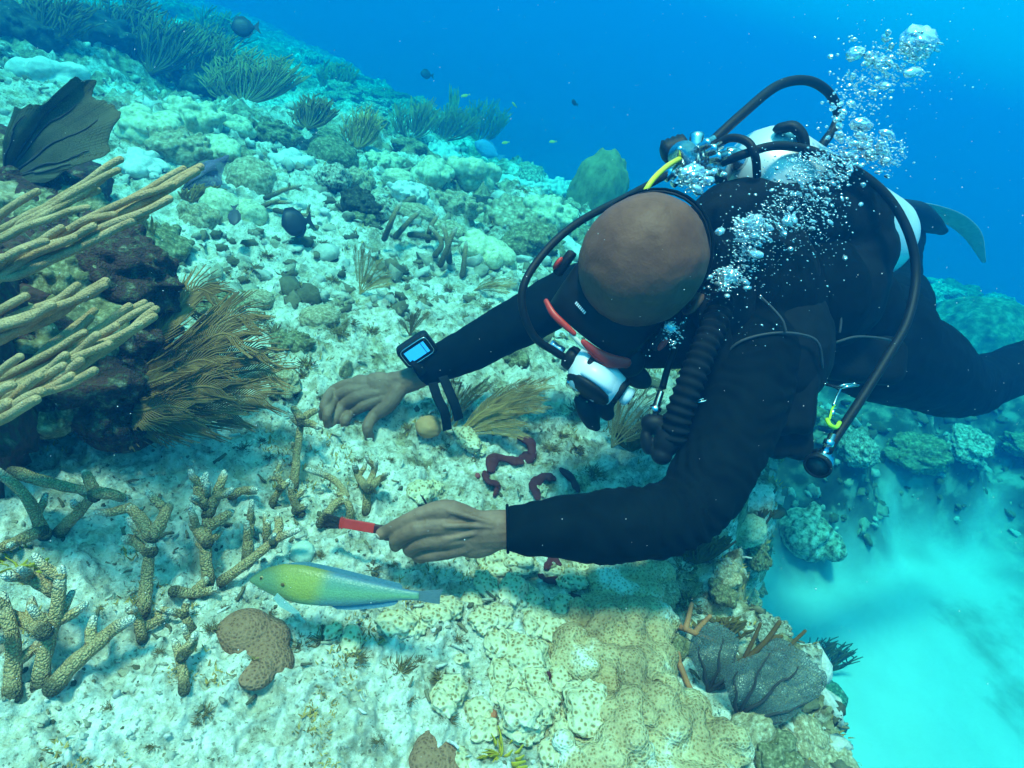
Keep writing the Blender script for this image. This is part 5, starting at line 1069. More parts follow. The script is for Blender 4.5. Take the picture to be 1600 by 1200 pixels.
# rope sponge and bare twigs
def twigs(name, lines, rad, m_, lab, cat):
    m = MB(); b0 = None
    for tr in lines:
        P = []
        for q in tr: p, d = hit(q[0], q[1]); dd = (d-q[2]) if len(q) > 2 else d-.01; P.append(C0+(p-C0)*dd/d)
        if b0 is None: b0 = hit(*tr[0][:2])[0]
        P = bez(P, 12); m.tube(P, np.linspace(rad*1.1, rad*.8, len(P)), 8, round_ends=True)
    return tag(m.build(name, m_, loc=b0), lab, cat)
twigs('rope_sponge', [[(1062, 980, .02), (1085, 990, .03), (1110, 1000, .02)], [(1045, 972, .02), (1062, 978, .02)], [(1085, 990, .03), (1098, 975, .04), (1108, 965, .04)], [(1070, 985, .03), (1080, 945, .04)], [(1062, 1040, .02), (1075, 1070, .02), (1088, 1092, .02)], [(1055, 1010, .02), (1062, 1040, .02)]], .0045, plain('orange_rope', (.42, .16, .06), rough=.8, bump=.5, scale=60), 'dull orange branching rope sponge on the dark reef lip', 'sponge')
pT, dT = hit(1155, 1035)
def T3(x, y, dz=0): return at(x, y, dT-.04+dz)
m = MB()
for tr, r0 in (([(1150, 1040), (1180, 1018), (1200, 998), (1218, 972)], .0050), ([(1165, 1025), (1178, 998), (1188, 975)], .0036), ([(1200, 1000), (1222, 994), (1210, 1000)], .003), ([(1195, 1010), (1225, 1016), (1245, 998), (1258, 986)], .0036), ([(1168, 1026), (1160, 1038), (1172, 1030)], .004), ([(1205, 998), (1214, 994), (1222, 994)], .003)):
    P = bez([T3(*q) for q in tr], 14); m.tube(P, np.linspace(r0, r0*.7, len(P)), 8, col=(.55, .5, .4), round_ends=True)
tag(m.build('sea_whip', K_PLUME, loc=pT), 'bare forked sea whip twigs rising between the two sea fans', 'soft coral')
# --- sea fans: a mesh of thin ribs in a slightly cupped sheet
def fan_mat(name, c):
    m_ = bpy.data.materials.new(name); m_.use_nodes = True; t = m_.node_tree; b = t.nodes['Principled BSDF']; b.inputs['Roughness'].default_value = .85; L = t.links.new
    tcn = N(t, 'ShaderNodeTexCoord'); v = N(t, 'ShaderNodeTexVoronoi', feature='DISTANCE_TO_EDGE'); v.inputs['Scale'].default_value = 240; L(tcn.outputs['Object'], v.inputs['Vector'])
    n = N(t, 'ShaderNodeTexNoise'); n.inputs['Scale'].default_value = 9; n.inputs['Detail'].default_value = 6; L(tcn.outputs['Object'], n.inputs['Vector'])
    r = N(t, 'ShaderNodeValToRGB'); set_ramp(r, [(.3, tuple(x*.55 for x in c)), (.7, tuple(x*1.25 for x in c))]); L(n.outputs[0], r.inputs[0]); L(r.outputs[0], b.inputs['Base Color'])
    a = N(t, 'ShaderNodeMapRange'); L(v.outputs['Distance'], a.inputs[0]); a.inputs[1].default_value = .0; a.inputs[2].default_value = .25; a.inputs[3].default_value = .75; a.inputs[4].default_value = .66; L(a.outputs[0], b.inputs['Alpha'])
    return m_
def fan(root, out, lab, m_, cup=.018, seed=0, veins=5, toward=0.0, nr=22, name='sea_fan', jag=.10):
    """root: world point; out: outline points (px,py,d) going round the outer edge; ribs radiate from the root"""
    E_ = bez([at(*q) for q in out], 70); r = random.Random(seed); cen = E_.mean(0); nrm = np.cross(E_[len(E_)//2]-root, E_[0]-E_[-1]); nrm /= np.linalg.norm(nrm)
    if nrm@FW > 0: nrm = -nrm
    e_ = empty(name, root, lab, 'sea fan'); V = []; F = []; nE = len(E_)
    jg = 1+jag*fbm(E_, 16, 4, seed)
    for i in range(nr+1):
        t = i/nr
        for j in range(nE): q = root+(E_[j]-root)*t*(jg[j] if i else 1); q = q+nrm*.006*float(noise(np.array([q]), 14, seed)[0])+nrm*(cup*math.sin(math.pi*t)*(.4+.6*math.sin(math.pi*j/(nE-1)))); V.append(q)
    V = np.array(V); nb = len(V); V2 = V-nrm*.0022
    for i in range(nr):
        for j in range(nE-1): a = i*nE+j; F.append((a, a+1, a+nE+1, a+nE)); F.append((nb+a, nb+a+nE, nb+a+nE+1, nb+a+1))
    for j in range(nE-1): a = nr*nE+j; F.append((a, a+1, nb+a+1, nb+a))
    m = MB(); m.add(np.vstack([V, V2]), F); m.build('fan_blade', m_, e_)
    m = MB(); Vg = V.reshape(nr+1, nE, 3)
    for k in range(veins):
        j = int((k+.5+r.uniform(-.2, .2))*nE/veins); j = min(nE-2, max(1, j)); P = [Vg[i, min(nE-1, max(0, j+int(2*math.sin(i*.7+k))))]+nrm*.002 for i in range(0, int(nr*.92))]
        m.tube(bez(P, 20), np.linspace(.0034, .0008, len(bez(P, 20))), 6)
    m.build('vein', m_2, e_)
    m = MB()
    for j in range(0, nE, 1): m.tube([Vg[i, j]-nrm*.0011+nrm*.0012 for i in range(2, nr+1)], .00062, 3, cap=False)
    for i in range(3, nr+1): m.tube([Vg[i, j]+nrm*.0002 for j in range(0, nE, 2)], .0005, 3, cap=False)
    m.build('rib_mesh', m_, e_); return e_
m_2 = plain('fan_vein', (.045, .04, .035), rough=.8)
FM_D = fan_mat('dark_fan', (.12, .11, .05)); FM_B = fan_mat('grey_fan', (.15, .19, .16)); FM_P = fan_mat('purple_fan', (.24, .16, .26))
for q, s in ((FM_D, .92), (FM_B, .08), (FM_P, .12)): q.node_tree.nodes['Map Range'].inputs[4].default_value = s
fan(at(5, 285, 1.2), [(20, 168, 1.12), (70, 150, 1.12), (120, 128, 1.14), (150, 122, 1.15), (150, 150, 1.15), (182, 168, 1.15), (172, 200, 1.14), (172, 235, 1.13), (130, 255, 1.12), (70, 285, 1.14)], 'large dark olive sea fan at the upper left edge', FM_D, seed=3, veins=6)
fan(hit(285, 300)[0], [(300, 262, 1.9), (330, 250, 1.9), (355, 245, 1.9), (348, 270, 1.9), (345, 292, 1.9), (320, 300, 1.9)], 'small purple sea fan beyond the sea rod tips', FM_P, seed=5, veins=3)
pf, df = hit(1150, 1120); d0 = df-.04
fan(pf, [(1128, 1050, d0+.02), (1150, 1040, d0+.01), (1180, 1022, d0), (1205, 1000, d0), (1230, 1003, d0), (1258, 1020, d0), (1278, 1045, d0), (1286, 1072, d0), (1268, 1095, d0), (1250, 1118, d0), (1222, 1132, d0), (1185, 1140, d0)], 'largest grey sea fan on the reef lip, with long dark veins', FM_B, seed=9, veins=5, jag=.17)
pf, df = hit(1105, 1080); d1 = df-.02
fan(pf, [(1075, 1020, d1), (1088, 990, d1), (1105, 968, d1), (1130, 960, d1), (1152, 975, d1), (1158, 1000, d1), (1150, 1020, d1), (1155, 1042, d1), (1150, 1065, d1)], 'smaller grey sea fan left of the largest one', FM_B, seed=12, veins=4, jag=.2)
# --- yellow leafy growths
def leafy(px, py, w, lab, c):
    p, d = hit(px, py); r = random.Random(px); m = MB(); s = w*d/FPX
    for i in range(26):
        a = r.uniform(0, 6.28); q = r.uniform(0, .5)*s; b_ = p+np.array([math.cos(a)*q, math.sin(a)*q, -.003]); d_ = np.array([math.cos(a)*.5, math.sin(a)*.5, r.uniform(.5, 1)]); l_ = s*r.uniform(.2, .45)
        P = bez([b_, b_+d_*l_*.5, b_+d_*l_+np.array([math.cos(a+1), math.sin(a+1), 0])*l_*.3], 6); m.tube(P, [s*.05, s*.09, s*.10, s*.08, s*.06, s*.05, s*.04][:len(P)] if len(P) <= 7 else s*.08, 8, flat=.35, nrm=(math.sin(a), -math.cos(a), 0), round_ends=True)
    tag(m.build('leafy_algae', plain('leafy_yellow', c, rough=.7, bump=.4, scale=50) if 'leafy_yellow' not in MATS else MATS['leafy_yellow'], loc=p), lab, 'algae')
leafy(782, 1182, 62, 'bright yellow leafy clump at the bottom edge below the cream knobs', (.46, .34, .02)); leafy(28, 890, 60, 'bright yellow leafy clump at the left edge above the staghorn trunks', (.4, .3, .02)); leafy(62, 905, 30, 'small yellow leafy sprig right of the left edge clump', (.4, .3, .02))
# --- brown algae tufts, hairy
def tuft_mesh(seed):
    r = random.Random(seed); m = MB()
    for i in range(120):
        a = r.uniform(0, 6.28); q = abs(r.gauss(0, .35)); b_ = np.array([math.cos(a)*q, math.sin(a)*q, -.05]); l_ = r.uniform(.25, .7)*(1-.5*min(1, q)); d_ = np.array([math.cos(a)*.6+r.uniform(-.5, .5), math.sin(a)*.6+r.uniform(-.5, .5), r.uniform(.4, 1)])
        P = [b_, b_+d_*l_*.5, b_+d_*l_+np.array([r.uniform(-.1, .1), r.uniform(-.1, .1), -.05])]; m.tube(P, [.035, .03, .012], 3, col=np.array([1, 1, 1])*r.uniform(.6, 1.4), cap=False)
    return m.mesh('tuft')
TM = [tuft_mesh(i) for i in range(4)]
for t_ in TM: t_.materials.append(K_TUFT)
TP = [(625, 1050, 26), (690, 1060, 24), (655, 1035, 12), (755, 888, 20), (585, 888, 14), (610, 885, 10), (702, 1125, 16), (715, 998, 12), (540, 760, 0), (505, 1000, 22), (470, 1010, 22), (445, 1030, 20), (560, 1030, 16), (640, 670, 14), (1065, 890, 30), (1075, 940, 26), (1010, 905, 22), (960, 925, 20), (1040, 1150, 26), (1060, 1175, 22), (520, 400, 12), (505, 380, 12), (560, 300, 12), (640, 500, 16), (610, 480, 12), (660, 470, 12), (730, 500, 14), (760, 480, 12), (550, 505, 14), (530, 520, 18), (580, 520, 14), (470, 450, 14), (440, 430, 16), (420, 400, 14), (395, 420, 14), (520, 440, 12), (630, 430, 12), (700, 455, 12), (320, 1115, 16), (310, 1130, 12), (240, 1165, 12), (170, 1110, 12), (410, 1140, 10), (590, 1160, 12), (900, 700, 22), (880, 680, 18), (930, 740, 20), (860, 705, 16), (840, 640, 14), (805, 640, 16), (780, 655, 18), (760, 670, 14), (740, 720, 10), (690, 700, 14), (420, 960, 12), (380, 700, 12), (420, 715, 10), (410, 690, 8), (500, 870, 10), (455, 900, 8), (640, 560, 12), (360, 560, 12), (480, 570, 18), (470, 590, 16), (460, 620, 14), (430, 520, 22), (410, 500, 18), (500, 620, 10), (640, 1095, 12), (735, 1065, 8), (560, 930, 8), (900, 640, 18), (350, 950, 10), (330, 985, 14), (305, 960, 12), (250, 1020, 10), (560, 660, 8), (610, 720, 8), (560, 720, 9)]
for i, (px, py, s_) in enumerate(TP):
    if s_ < 1: continue
    p, d = hit(px, py); o = bpy.data.objects.new('algae_tuft', TM[i % 4]); COL.objects.link(o); o.location = Vector(p); s = s_*d/FPX*1.25; o.scale = (s, s, s*.8); o.rotation_euler = (0, 0, rnd.uniform(0, 6.28))
    tag(o, 'fuzzy brown algae tuft growing on the pale sandy rock', 'algae', 'fuzzy brown algae tufts')
# --- rubble: uncountable coral gravel and broken pieces
def world_pts(n, a0, a1, r0, r1, seed):
    g = np.random.RandomState(seed); a = R(1)*g.uniform(a0, a1, n); r_ = np.exp(g.uniform(math.log(r0), math.log(r1), n)); return g, np.stack([r_*np.sin(a), r_*np.cos(a)-.1], 1)
def top_z(p): return np.maximum(reef_h(p[:, 0], p[:, 1]), sand_h(p[:, 0], p[:, 1]))
PAL = np.array([(.62, .60, .5), (.6, .56, .44), (.72, .70, .62), (.60, .58, .48), (.44, .40, .28), (.26, .21, .12), (.16, .14, .08)])
TMPL = []
for i in range(8):
    q = MB(); q.ell((0, 0, 0), 1.0, nu=9, nv=6, disp=lambda U: .75*noise(U, 1.3, i*3+.5)+.25*noise(U, 3.1, i*5)); TMPL.append((q.v[0]*np.array([1.2, .8, .6]), q.f))
def strew(m, n, a0, a1, r0, r1, seed, size, smax, keep, pal=PAL):
    g, P_ = world_pts(n, a0, a1, r0, r1, seed); z = top_z(P_); sd_ = edge_sd(P_[:, 0], P_[:, 1]); cl = noise(np.stack([P_[:, 0], P_[:, 1], z*0], 1), 3.5, 3)
    for (x, y), zz, s_, c_ in zip(P_, z, sd_, cl):
        if not keep(x, y, zz, s_, c_, g): continue
        s = min(smax, abs(g.normal(0, size))+size*.4); q = g.normal(size=(3, 3)); q, _ = np.linalg.qr(q); v, f = TMPL[g.randint(8)]; q = q*np.array([1, 1, .8])
        m.add((v*s)@q+np.array([x, y, zz+s*.05]), f, pal[g.randint(len(pal))]*g.uniform(.75, 1.1))
m = MB()
strew(m, 7500, -70, 60, .35, 2.0, 4, .0022, .008, lambda x, y, z, s, c, g: s < .25 and c > -.2+g.uniform(-.4, .3))
strew(m, 5200, -62, 35, 1.5, 6.5, 5, .013, .040, lambda x, y, z, s, c, g: s < .15 and c > -.12+g.uniform(-.3, .3))
strew(m, 900, 30, 75, .6, 1.6, 6, .010, .030, lambda x, y, z, s, c, g: -.15 < s < .5)
strew(m, 2600, 20, 62, 2.0, 6.5, 9, .017, .045, lambda x, y, z, s, c, g: outcrop_mask(np.array([x]), np.array([y]))[0] > .6+g.uniform(-.1, .2), PAL[3:])
# broken coral sticks
g, P_ = world_pts(1500, -60, 45, .5, 4.5, 7); z = top_z(P_); sd_ = edge_sd(P_[:, 0], P_[:, 1]); cl = noise(np.stack([P_[:, 0], P_[:, 1], z*0], 1), 2.5, 9)
for (x, y), zz, s_, c_ in zip(P_, z, sd_, cl):
    if s_ > .1 or c_ < -.05+g.uniform(-.2, .2): continue
    r_ = math.hypot(x, y); L_ = g.uniform(.008, .022)*(.7+.45*r_); a = g.uniform(0, 6.28); d_ = np.array([math.cos(a), math.sin(a), g.uniform(-.2, .5)]); p0 = np.array([x, y, zz+.002])
    m.tube([p0, p0+d_*L_*.5+g.normal(0, .1, 3)*L_, p0+d_*L_], [L_*.14, L_*.13, L_*.09], 6, col=PAL[g.randint(len(PAL))])
RUB = m.build('coral_rubble', material('rubble', [(.3, (.6, .6, .6)), (.7, (1, 1, 1))], rough=.9, scale=70, detail=7, bump=1, bscale=240, dist=.003, vcol=True, spec=.1), loc=(0, 1, 0)); RUB['kind'] = 'stuff'; RUB['label'] = 'fine coral rubble and broken bits sprinkled over the pale ground'
# turf algae: short hairs in patches
m = MB(); g, P_ = world_pts(26000, -70, 60, .4, 3.6, 12); z = top_z(P_); sd_ = edge_sd(P_[:, 0], P_[:, 1]); q3 = np.stack([P_[:, 0], P_[:, 1], z*0], 1); cl = noise(q3, 5.5, 31)+.5*noise(q3, 17, 2)
V = []; F = []; Cc = []; k = 0
for (x, y), zz, s_, c_ in zip(P_, z, sd_, cl):
    if s_ > .5 or c_ < .34-.25*(s_ > -.2): continue
    r_ = math.hypot(x, y); L_ = g.uniform(.004, .010)*(.7+.5*r_); w_ = L_*.16; cc = np.array([1.9, 1.7, 1.2])*g.uniform(.5, 1.4)
    for b_ in range(3):
        a = g.uniform(0, 6.28); d_ = np.array([math.cos(a)*.7, math.sin(a)*.7, g.uniform(.5, 1.1)])*L_; s2 = np.array([-math.sin(a), math.cos(a), 0])*w_; o3 = np.array([x+g.normal(0, L_*.5), y+g.normal(0, L_*.5), zz-.001])
        V += [o3-s2, o3+s2, o3+d_*.6+s2*.8, o3+d_]; F.append((k, k+1, k+2, k+3)); Cc += [cc]*4; k += 4
m.add(np.array(V), F, np.array(Cc)); TA = m.build('turf_algae', K_TUFT, loc=(0, 1, 0)); TA['kind'] = 'stuff'; TA['label'] = 'short brown turf algae growing in patches over the rock'
# ------------------------------------------------------------ fish
def fish(name, head, tail, hgt, thick, upv, prof, lab, colf, m_, cat='fish', n=30, seg=24, side=None, group=None, bend=0.0):
    """head, tail: world points of snout and tail root; prof: list of (t, up, down) fractions of the height"""
    A, B = np.array(head), np.array(tail); L = np.linalg.norm(B-A); ax = (B-A)/L; u = upv-ax*np.dot(upv, ax); u /= np.linalg.norm(u); s = np.cross(ax, u)
    root = empty(name, (A+B)/2, lab, cat, group)
    T_ = np.linspace(0, 1, n); pr = np.array(prof); up_ = np.interp(T_, pr[:, 0], pr[:, 1])*hgt; dn = np.interp(T_, pr[:, 0], pr[:, 2])*hgt
    for _ in range(2): up_[1:-1] = (up_[:-2]+2*up_[1:-1]+up_[2:])/4; dn[1:-1] = (dn[:-2]+2*dn[1:-1]+dn[2:])/4
    an = np.linspace(0, 2*math.pi, seg, endpoint=False); V = []; C_ = []
    mid = lambda t: A+ax*L*t+s*bend*L*math.sin(math.pi*t)
    for t, a, b_ in zip(T_, up_, dn):
        w_ = thick*min(1, ((a+b_)/hgt)**.8)*.5+1e-5
        for q in an:
            c_, s_ = math.cos(q), math.sin(q); V.append(mid(t)+u*(a*c_ if c_ > 0 else b_*c_)+s*w_*math.copysign(abs(s_)**.85, s_)); C_.append(colf(t, c_))
    F = []
    for i in range(n-1):
        for j in range(seg): k = (j+1) % seg; F.append((i*seg+j, i*seg+k, (i+1)*seg+k, (i+1)*seg+j))
    F.append(tuple(range(seg))[::-1]); F.append(tuple((n-1)*seg+j for j in range(seg)))
    m = MB(); m.add(np.array(V), F, np.array(C_)); m.build('body', m_, root)
    P3 = lambda t, h: mid(t)+u*h*hgt
    def fin(nm, pts, c, th=.0008, off=0.0):
        Q = [P3(t, h)+s*off for t, h in pts]; m = MB(); k = len(Q); V = np.array([q+s*th for q in Q]+[q-s*th for q in Q]); F = [tuple(range(k)), tuple(range(2*k-1, k-1, -1))]+[(i, (i+1) % k, k+(i+1) % k, k+i) for i in range(k)]
        m.add(V, F, c); return m.build(nm, m_, root, smooth=False)
    return root, fin, P3, s, u, ax
SC_M = material('fish_scales', [(.3, (.9, .9, .9)), (.7, (1, 1, 1))], rough=.4, scale=20, bump=.1, vcol=True, spec=.4, vor=(420, [(0, (1.06, 1.06, 1.06)), (.6, (.88, .9, .9)), (1, (.8, .85, .85))], .0004))
def wcol(t, c):
    y_ = np.array([.38, .37, .07]); g = np.array([.17, .26, .12]); bl = np.array([.16, .32, .32])
    k = float(sstep(.13, .30, t+.06*c)); hd = g*(1-k)+y_*k
    hd = hd*(1-.35*float(sstep(.3, 1, c)))
    if c < -.5: kk = float(sstep(.5, .95, -c)); hd = hd*(1-kk)+np.array([.30, .44, .22])*kk
    k = math.exp(-((c+.15)/.45)**2); col = np.array([.13, .25, .19])*(1-k)+np.array([.20, .36, .18])*k
    kk = float(sstep(.35, .9, -c)); col = col*(1-kk)+bl*kk; kk = float(sstep(.7, 1, c)); col = col*(1-kk)+np.array([.09, .16, .22])*kk
    e_ = float(sstep(.38+.03*c, .50+.03*c, t)); return col*e_+hd*(1-e_)
W, fin, P3, s_, u_, ax_ = fish('reef_fish', at(391, 906, .78), at(655, 931, .76), .0475, .026, UP*1.0+RT*.05, [(0, .05, .05), (.04, .20, .14), (.10, .38, .26), (.20, .52, .42), (.32, .54, .50), (.45, .46, .50), (.60, .35, .42), (.75, .25, .30), (.88, .16, .17), (.96, .12, .12), (1, .12, .12)],
    'slender fish with a yellow head and turquoise body swimming below the near hand', wcol, SC_M, n=60)
fin('tail_fin', [(.975, .115), (1.02, .14), (1.06, .17), (1.10, .20), (1.135, .24), (1.125, .12), (1.12, .02), (1.12, -.08), (1.12, -.16), (1.06, -.15), (1.02, -.13), (.975, -.115)], (.10, .16, .17))
fin('dorsal_fin', [(.20, .50), (.26, .58), (.34, .62), (.42, .58), (.50, .54), (.60, .47), (.70, .40), (.80, .34), (.88, .28), (.90, .20), (.90, .14), (.70, .26), (.45, .42)], (.09, .20, .24))
fin('anal_fin', [(.48, -.46), (.53, -.56), (.62, -.53), (.72, -.46), (.82, -.36), (.86, -.30), (.88, -.22), (.88, -.15), (.7, -.3)], (.10, .22, .28))
fin('pectoral_fin', [(.20, -.16), (.24, -.30), (.34, -.62), (.30, -.66), (.22, -.50), (.18, -.30)], (.30, .45, .40), off=-.0155 if (s_@FW) > 0 else .0155)
nf = -s_ if (s_@FW) > 0 else s_
m = MB(); m.ell(P3(.085, .14)+nf*.0078, (.0026, .0026, .0014), axes=np.array([ax_, u_, nf])); ey = m.build('eye', plain('fish_iris', (.30, .22, .08), rough=.2), W)
m = MB(); m.ell(P3(.085, .14)+nf*.0088, (.0013, .0013, .0009), axes=np.array([ax_, u_, nf])); m.build('pupil', plain('pupil', (.005, .005, .006), rough=.1), ey)
m = MB(); m.ell(P3(.225, .06)+nf*.0140, (.0024, .0022, .0008), axes=np.array([ax_, u_, nf])); m.build('cheek_spot', plain('brown_spot', (.12, .07, .02), rough=.5), W)
m = MB(); m.tube([P3(.01, -.03)+nf*.003, P3(.035, -.05)+nf*.005], .0006, 5); m.build('mouth', plain('mouth_line', (.12, .14, .05)), W)
DK = plain('dark_scales', (.02, .024, .035), rough=.5, bump=.2, vcol=True)
SURG = [(0, .04, .04), (.06, .24, .2), (.2, .46, .42), (.45, .5, .5), (.7, .42, .42), (.9, .16, .16), (1, .09, .09)]
def dark_fish(hx, hy, tx, ty, d, h, lab, col=(1, 1, 1), th=.3, prof=SURG, tl=.2, cat='fish', m_=None):
    if d < 0: d = hit(hx, hy)[1]+d
    Lp = math.hypot(tx-hx, ty-hy)*d/FPX; hh = h*d/FPX; up = UP if abs(tx-hx) > abs(ty-hy)*.6 else RT
    o, fin, P3, s, u, ax = fish('reef_fish', at(hx, hy, d), at(tx, ty, d+.03), hh, hh*th, up, prof, lab, lambda t, c: np.array(col)*(1.0 if c > -.5 else 1.2), m_ or DK, n=22, seg=14)
    c = np.array(col)*.8; fin('tail_fin', [(.97, .08), (1+tl*.5, .2), (1+tl*1.2, .36), (1+tl*.8, 0), (1+tl*1.2, -.36), (1+tl*.5, -.2), (.97, -.08)], c); fin('dorsal_fin', [(.15, .40), (.3, .58), (.6, .58), (.85, .34), (.92, .12), (.5, .4)], c); fin('anal_fin', [(.35, -.46), (.5, -.57), (.7, -.52), (.88, -.3), (.92, -.12), (.6, -.4)], c); return o
dark_fish(361, 43, 398, 43, 2.9, 30, 'uppermost dark oval fish hovering above the bushy gorgonian')
dark_fish(657, 114, 674, 118, 5.0, 14, 'distant dark fish alone in the blue above the slope edge')
dark_fish(893, 158, 901, 163, 3.4, 8, 'tiny dark fish in the open blue left of the diver')
dark_fish(440, 352, 480, 345, -.16, 43, 'dark round fish hovering over the pale slope', th=.35)
dark_fish(366, 352, 366, 326, -.14, 18, 'small brown fish beside the dark round fish', col=(3, 2, 1.6))
dark_fish(742, 222, 778, 244, -.6, 24, 'blue grey fish in front of the far gorgonians', col=(8, 12, 14), th=.4)
dark_fish(517, 187, 517, 195, -.3, 6, 'tiny black fish over the hazy slope')
YL = plain('yellow_scales', (.5, .5, .12), rough=.5)
for a in ((720, 151, 732, 148, 3.0, 4, 'tiny yellow fish nearest the tall gorgonian spire'), (800, 160, 806, 166, 3.0, 4, 'tiny yellow fish drifting right of the gorgonian spire'), (858, 222, 868, 221, 3.0, 4, 'tiny yellow fish between the gorgonians and the olive pillar'), (784, 224, 794, 222, 3.0, 4, 'tiny yellow fish beside the blue grey fish')): dark_fish(*a, m_=YL)
# ------------------------------------------------------------ bubbles
bm_ = bpy.data.materials.new('air_bubble'); bm_.use_nodes = True; t = bm_.node_tree; t.nodes.clear(); o_ = N(t, 'ShaderNodeOutputMaterial'); g_ = N(t, 'ShaderNodeBsdfGlass'); g_.inputs['IOR'].default_value = .76; g_.inputs['Roughness'].default_value = .02
gl = N(t, 'ShaderNodeBsdfGlossy'); gl.inputs['Roughness'].default_value = .12; gl.inputs['Color'].default_value = (.95, .98, 1, 1); mx_ = N(t, 'ShaderNodeMixShader'); mx_.inputs[0].default_value = .5
t.links.new(g_.outputs[0], mx_.inputs[1]); t.links.new(gl.outputs[0], mx_.inputs[2]); df_ = N(t, 'ShaderNodeBsdfDiffuse'); df_.inputs['Color'].default_value = (.9, .95, 1, 1); m2_ = N(t, 'ShaderNodeMixShader'); m2_.inputs[0].default_value = .16; t.links.new(mx_.outputs[0], m2_.inputs[1]); t.links.new(df_.outputs[0], m2_.inputs[2]); t.links.new(m2_.outputs[0], o_.inputs[0])  # white diffuse share stands in for sunlight reflected off the bubbles
def bub_mesh(seed, nu=16, nv=10, cap=False):
    m = MB(); m.ell((0, 0, 0), (1, .9, .62), nu=nu, nv=nv, disp=lambda U: .22*fbm(U, 1.6, 2, seed*5)+(.10*noise(U, 4, seed) if cap else 0)); me = m.mesh('bubble'); me.materials.append(bm_); return me
BM = [bub_mesh(i) for i in range(5)]; BC = [bub_mesh(i+9, 40, 26, True) for i in range(3)]
rb = random.Random(8)
CLU = [(1130, 440, 30, 16, .955, 18, 4.0), (1175, 362, 34, 22, .97, 34, 5.0), (1165, 400, 24, 30, .97, 12, 3.0), (1215, 350, 30, 30, .98, 20, 4.0), (1085, 278, 26, 16, 1.02, 18, 5.5), (1250, 290, 60, 34, 1.02, 40, 3.5), (1280, 330, 50, 40, 1.0, 30, 3.0), (1310, 265, 50, 30, 1.05, 36, 4.0), (1345, 225, 40, 20, 1.08, 22, 5.5), (1385, 245, 28, 30, 1.08, 20, 4.5), (1318, 165, 26, 34, 1.10, 20, 4.5), (1375, 110, 55, 50, 1.12, 44, 5.0), (1425, 95, 50, 50, 1.12, 30, 5.5), (1340, 80, 20, 10, 1.12, 10, 6.0), (1048, 528, 22, 22, .93, 16, 4.0), (1235, 262, 30, 16, 1.04, 10, 4.0)]
nb = 0; small = MB(); ic = MB(); ic.ell((0, 0, 0), (1, .9, .7), nu=8, nv=6)
for cx, cy, sx, sy, d, n, mr in CLU:
    for i in range(n):
        x, y = rb.gauss(cx, sx*.55), rb.gauss(cy, sy*.55); r_ = 1.3*mr*(.45+abs(rb.gauss(0, .45))); dd = d+rb.uniform(-.03, .03)
        if nb < 298 and r_ > mr*.62:
            nb += 1; o = bpy.data.objects.new('air_bubble', BM[nb % 5]); COL.objects.link(o); o.location = Vector(at(x, y, dd)); s = r_*dd/FPX; o.scale = (s*rb.uniform(.8, 1.5), s*rb.uniform(.7, 1), s); o.rotation_euler = (rb.uniform(-.6, .6), rb.uniform(-.6, .6), rb.uniform(0, 6.28))
            tag(o, 'small silvery air bubble in the trail rising from the diver', 'bubble', 'exhaled air bubbles')
    for i in range(n*2):
        x, y = rb.gauss(cx, sx*.8), rb.gauss(cy, sy*.9); r_ = abs(rb.gauss(0, .9))+.6; dd = d+rb.uniform(-.04, .04); small.add(ic.v[0]*r_*dd/FPX+at(x, y, dd), ic.f)
for k in range(600):
    x = rb.uniform(1090, 1330); y = 470-(x-1090)*.75+rb.gauss(0, 55); r_ = abs(rb.gauss(0, .7))+.5; small.add(ic.v[0]*r_/FPX+at(x, y, rb.uniform(.95, 1.02)), ic.f)
for cx, cy, ex, ey, d, n, mr in ((1436, 68, 36, 28, 1.115, 260, 3.2), (1400, 100, 60, 45, 1.12, 420, 2.2), (1345, 150, 45, 50, 1.11, 300, 2.2), (1175, 358, 34, 26, .965, 420, 3.0), (1165, 395, 22, 40, .965, 240, 2.2), (1138, 436, 30, 24, .95, 260, 2.6), (1345, 235, 60, 34, 1.075, 460, 2.8), (1280, 262, 60, 34, 1.03, 520, 2.2), (1085, 282, 32, 18, 1.01, 220, 2.6), (1240, 330, 60, 40, .985, 420, 1.8), (1050, 520, 18, 26, .93, 120, 2.2), (1390, 240, 30, 30, 1.08, 200, 2.2)):
    for i in range(int(n*.95)):
        a = rb.uniform(0, 6.28); q = math.sqrt(rb.random()); x = cx+.85*ex*q*math.cos(a)+rb.gauss(0, 3); y = cy+.85*ey*q*math.sin(a)+rb.gauss(0, 3); r_ = 1.15*mr*rb.uniform(.25, 1)**1.5; dd = d+rb.uniform(-.02, .02); e3 = np.array([rb.uniform(.7, 1.6), rb.uniform(.7, 1.2), rb.uniform(.5, 1)])
        small.add(ic.v[0]*e3*r_*dd/FPX+at(x, y, dd), ic.f)
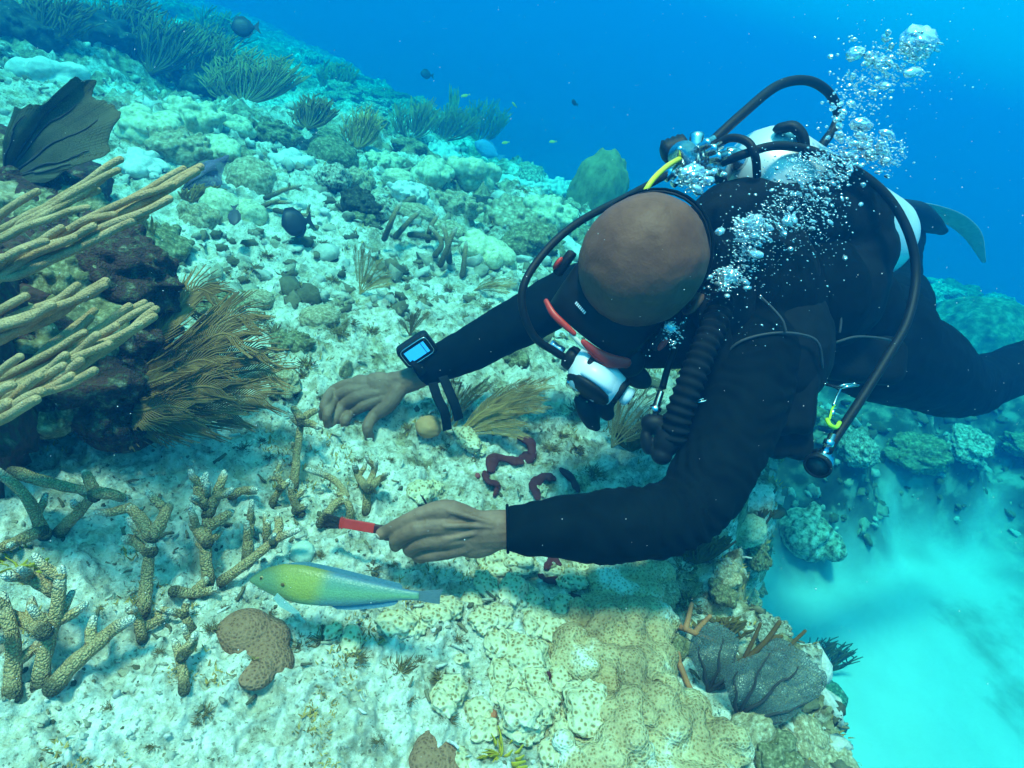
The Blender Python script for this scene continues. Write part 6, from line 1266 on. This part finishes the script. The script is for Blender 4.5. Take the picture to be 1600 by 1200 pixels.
so = small.build('fine_bubbles', bm_, loc=at(1250, 280, 1)); so['kind'] = 'stuff'; so['label'] = 'spray of fine bubbles in the rising exhaust trail'
for x, y, rx, ry, d, v, ang, lab in ((1436, 66, 28, 22, 1.12, 0, -25, 'largest dome shaped bubble at the top of the trail'), (1176, 352, 18, 12, .97, 1, 30, 'broad whitish bubble mass over the vest'), (1138, 432, 15, 12, .95, 2, 20, 'crumpled bubble beside the strap at the back of the head'), (1082, 272, 20, 14, 1.01, 0, 10, 'wide bubble under the chrome first stage'), (1345, 195, 18, 8, 1.08, 1, -15, 'flat capped bubble beside the looping hose'), (1230, 345, 10, 8, .98, 2, 40, 'curled bubble right of the broad whitish mass'), (1336, 84, 15, 10, 1.12, 1, 15, 'oval bubble left of the largest dome'), (1046, 512, 8, 9, .93, 2, 70, 'bubble just below the ear of the diver')):
    o = bpy.data.objects.new('air_bubble', BC[v]); COL.objects.link(o); o.location = Vector(at(x, y, d)); a = R(ang); X_ = cdir(math.cos(a), math.sin(a), 0); Y_ = -FW; Z_ = np.cross(X_, Y_)
    M_ = Matrix(((X_[0], Y_[0], Z_[0]), (X_[1], Y_[1], Z_[1]), (X_[2], Y_[2], Z_[2]))); o.rotation_euler = M_.to_euler(); o.scale = (rx*d/FPX, rx*.8*d/FPX, ry/.62*d/FPX); tag(o, lab, 'bubble')
# ------------------------------------------------------------ drifting specks in the water
m = MB(); ic2 = MB(); ic2.ell((0, 0, 0), 1, nu=5, nv=4)
for k in range(2600):
    d = rb.uniform(.35, 3.0)**1; p = at(rb.uniform(-20, 1620), rb.uniform(-20, 1220), d)
    if p[2] < ground_z(p[0], p[1])+.02 if k % 7 == 0 else p[2] < -1: continue
    m.add(ic2.v[0]*rb.uniform(.00022, .0005)*(.6+.5*d)+p, ic2.f, (1, 1, 1))
sp = m.build('drifting_specks', plain('plankton', (.7, .75, .75), rough=.9), loc=(0, 1, .5)); sp['kind'] = 'stuff'; sp['label'] = 'fine pale specks drifting in the water'
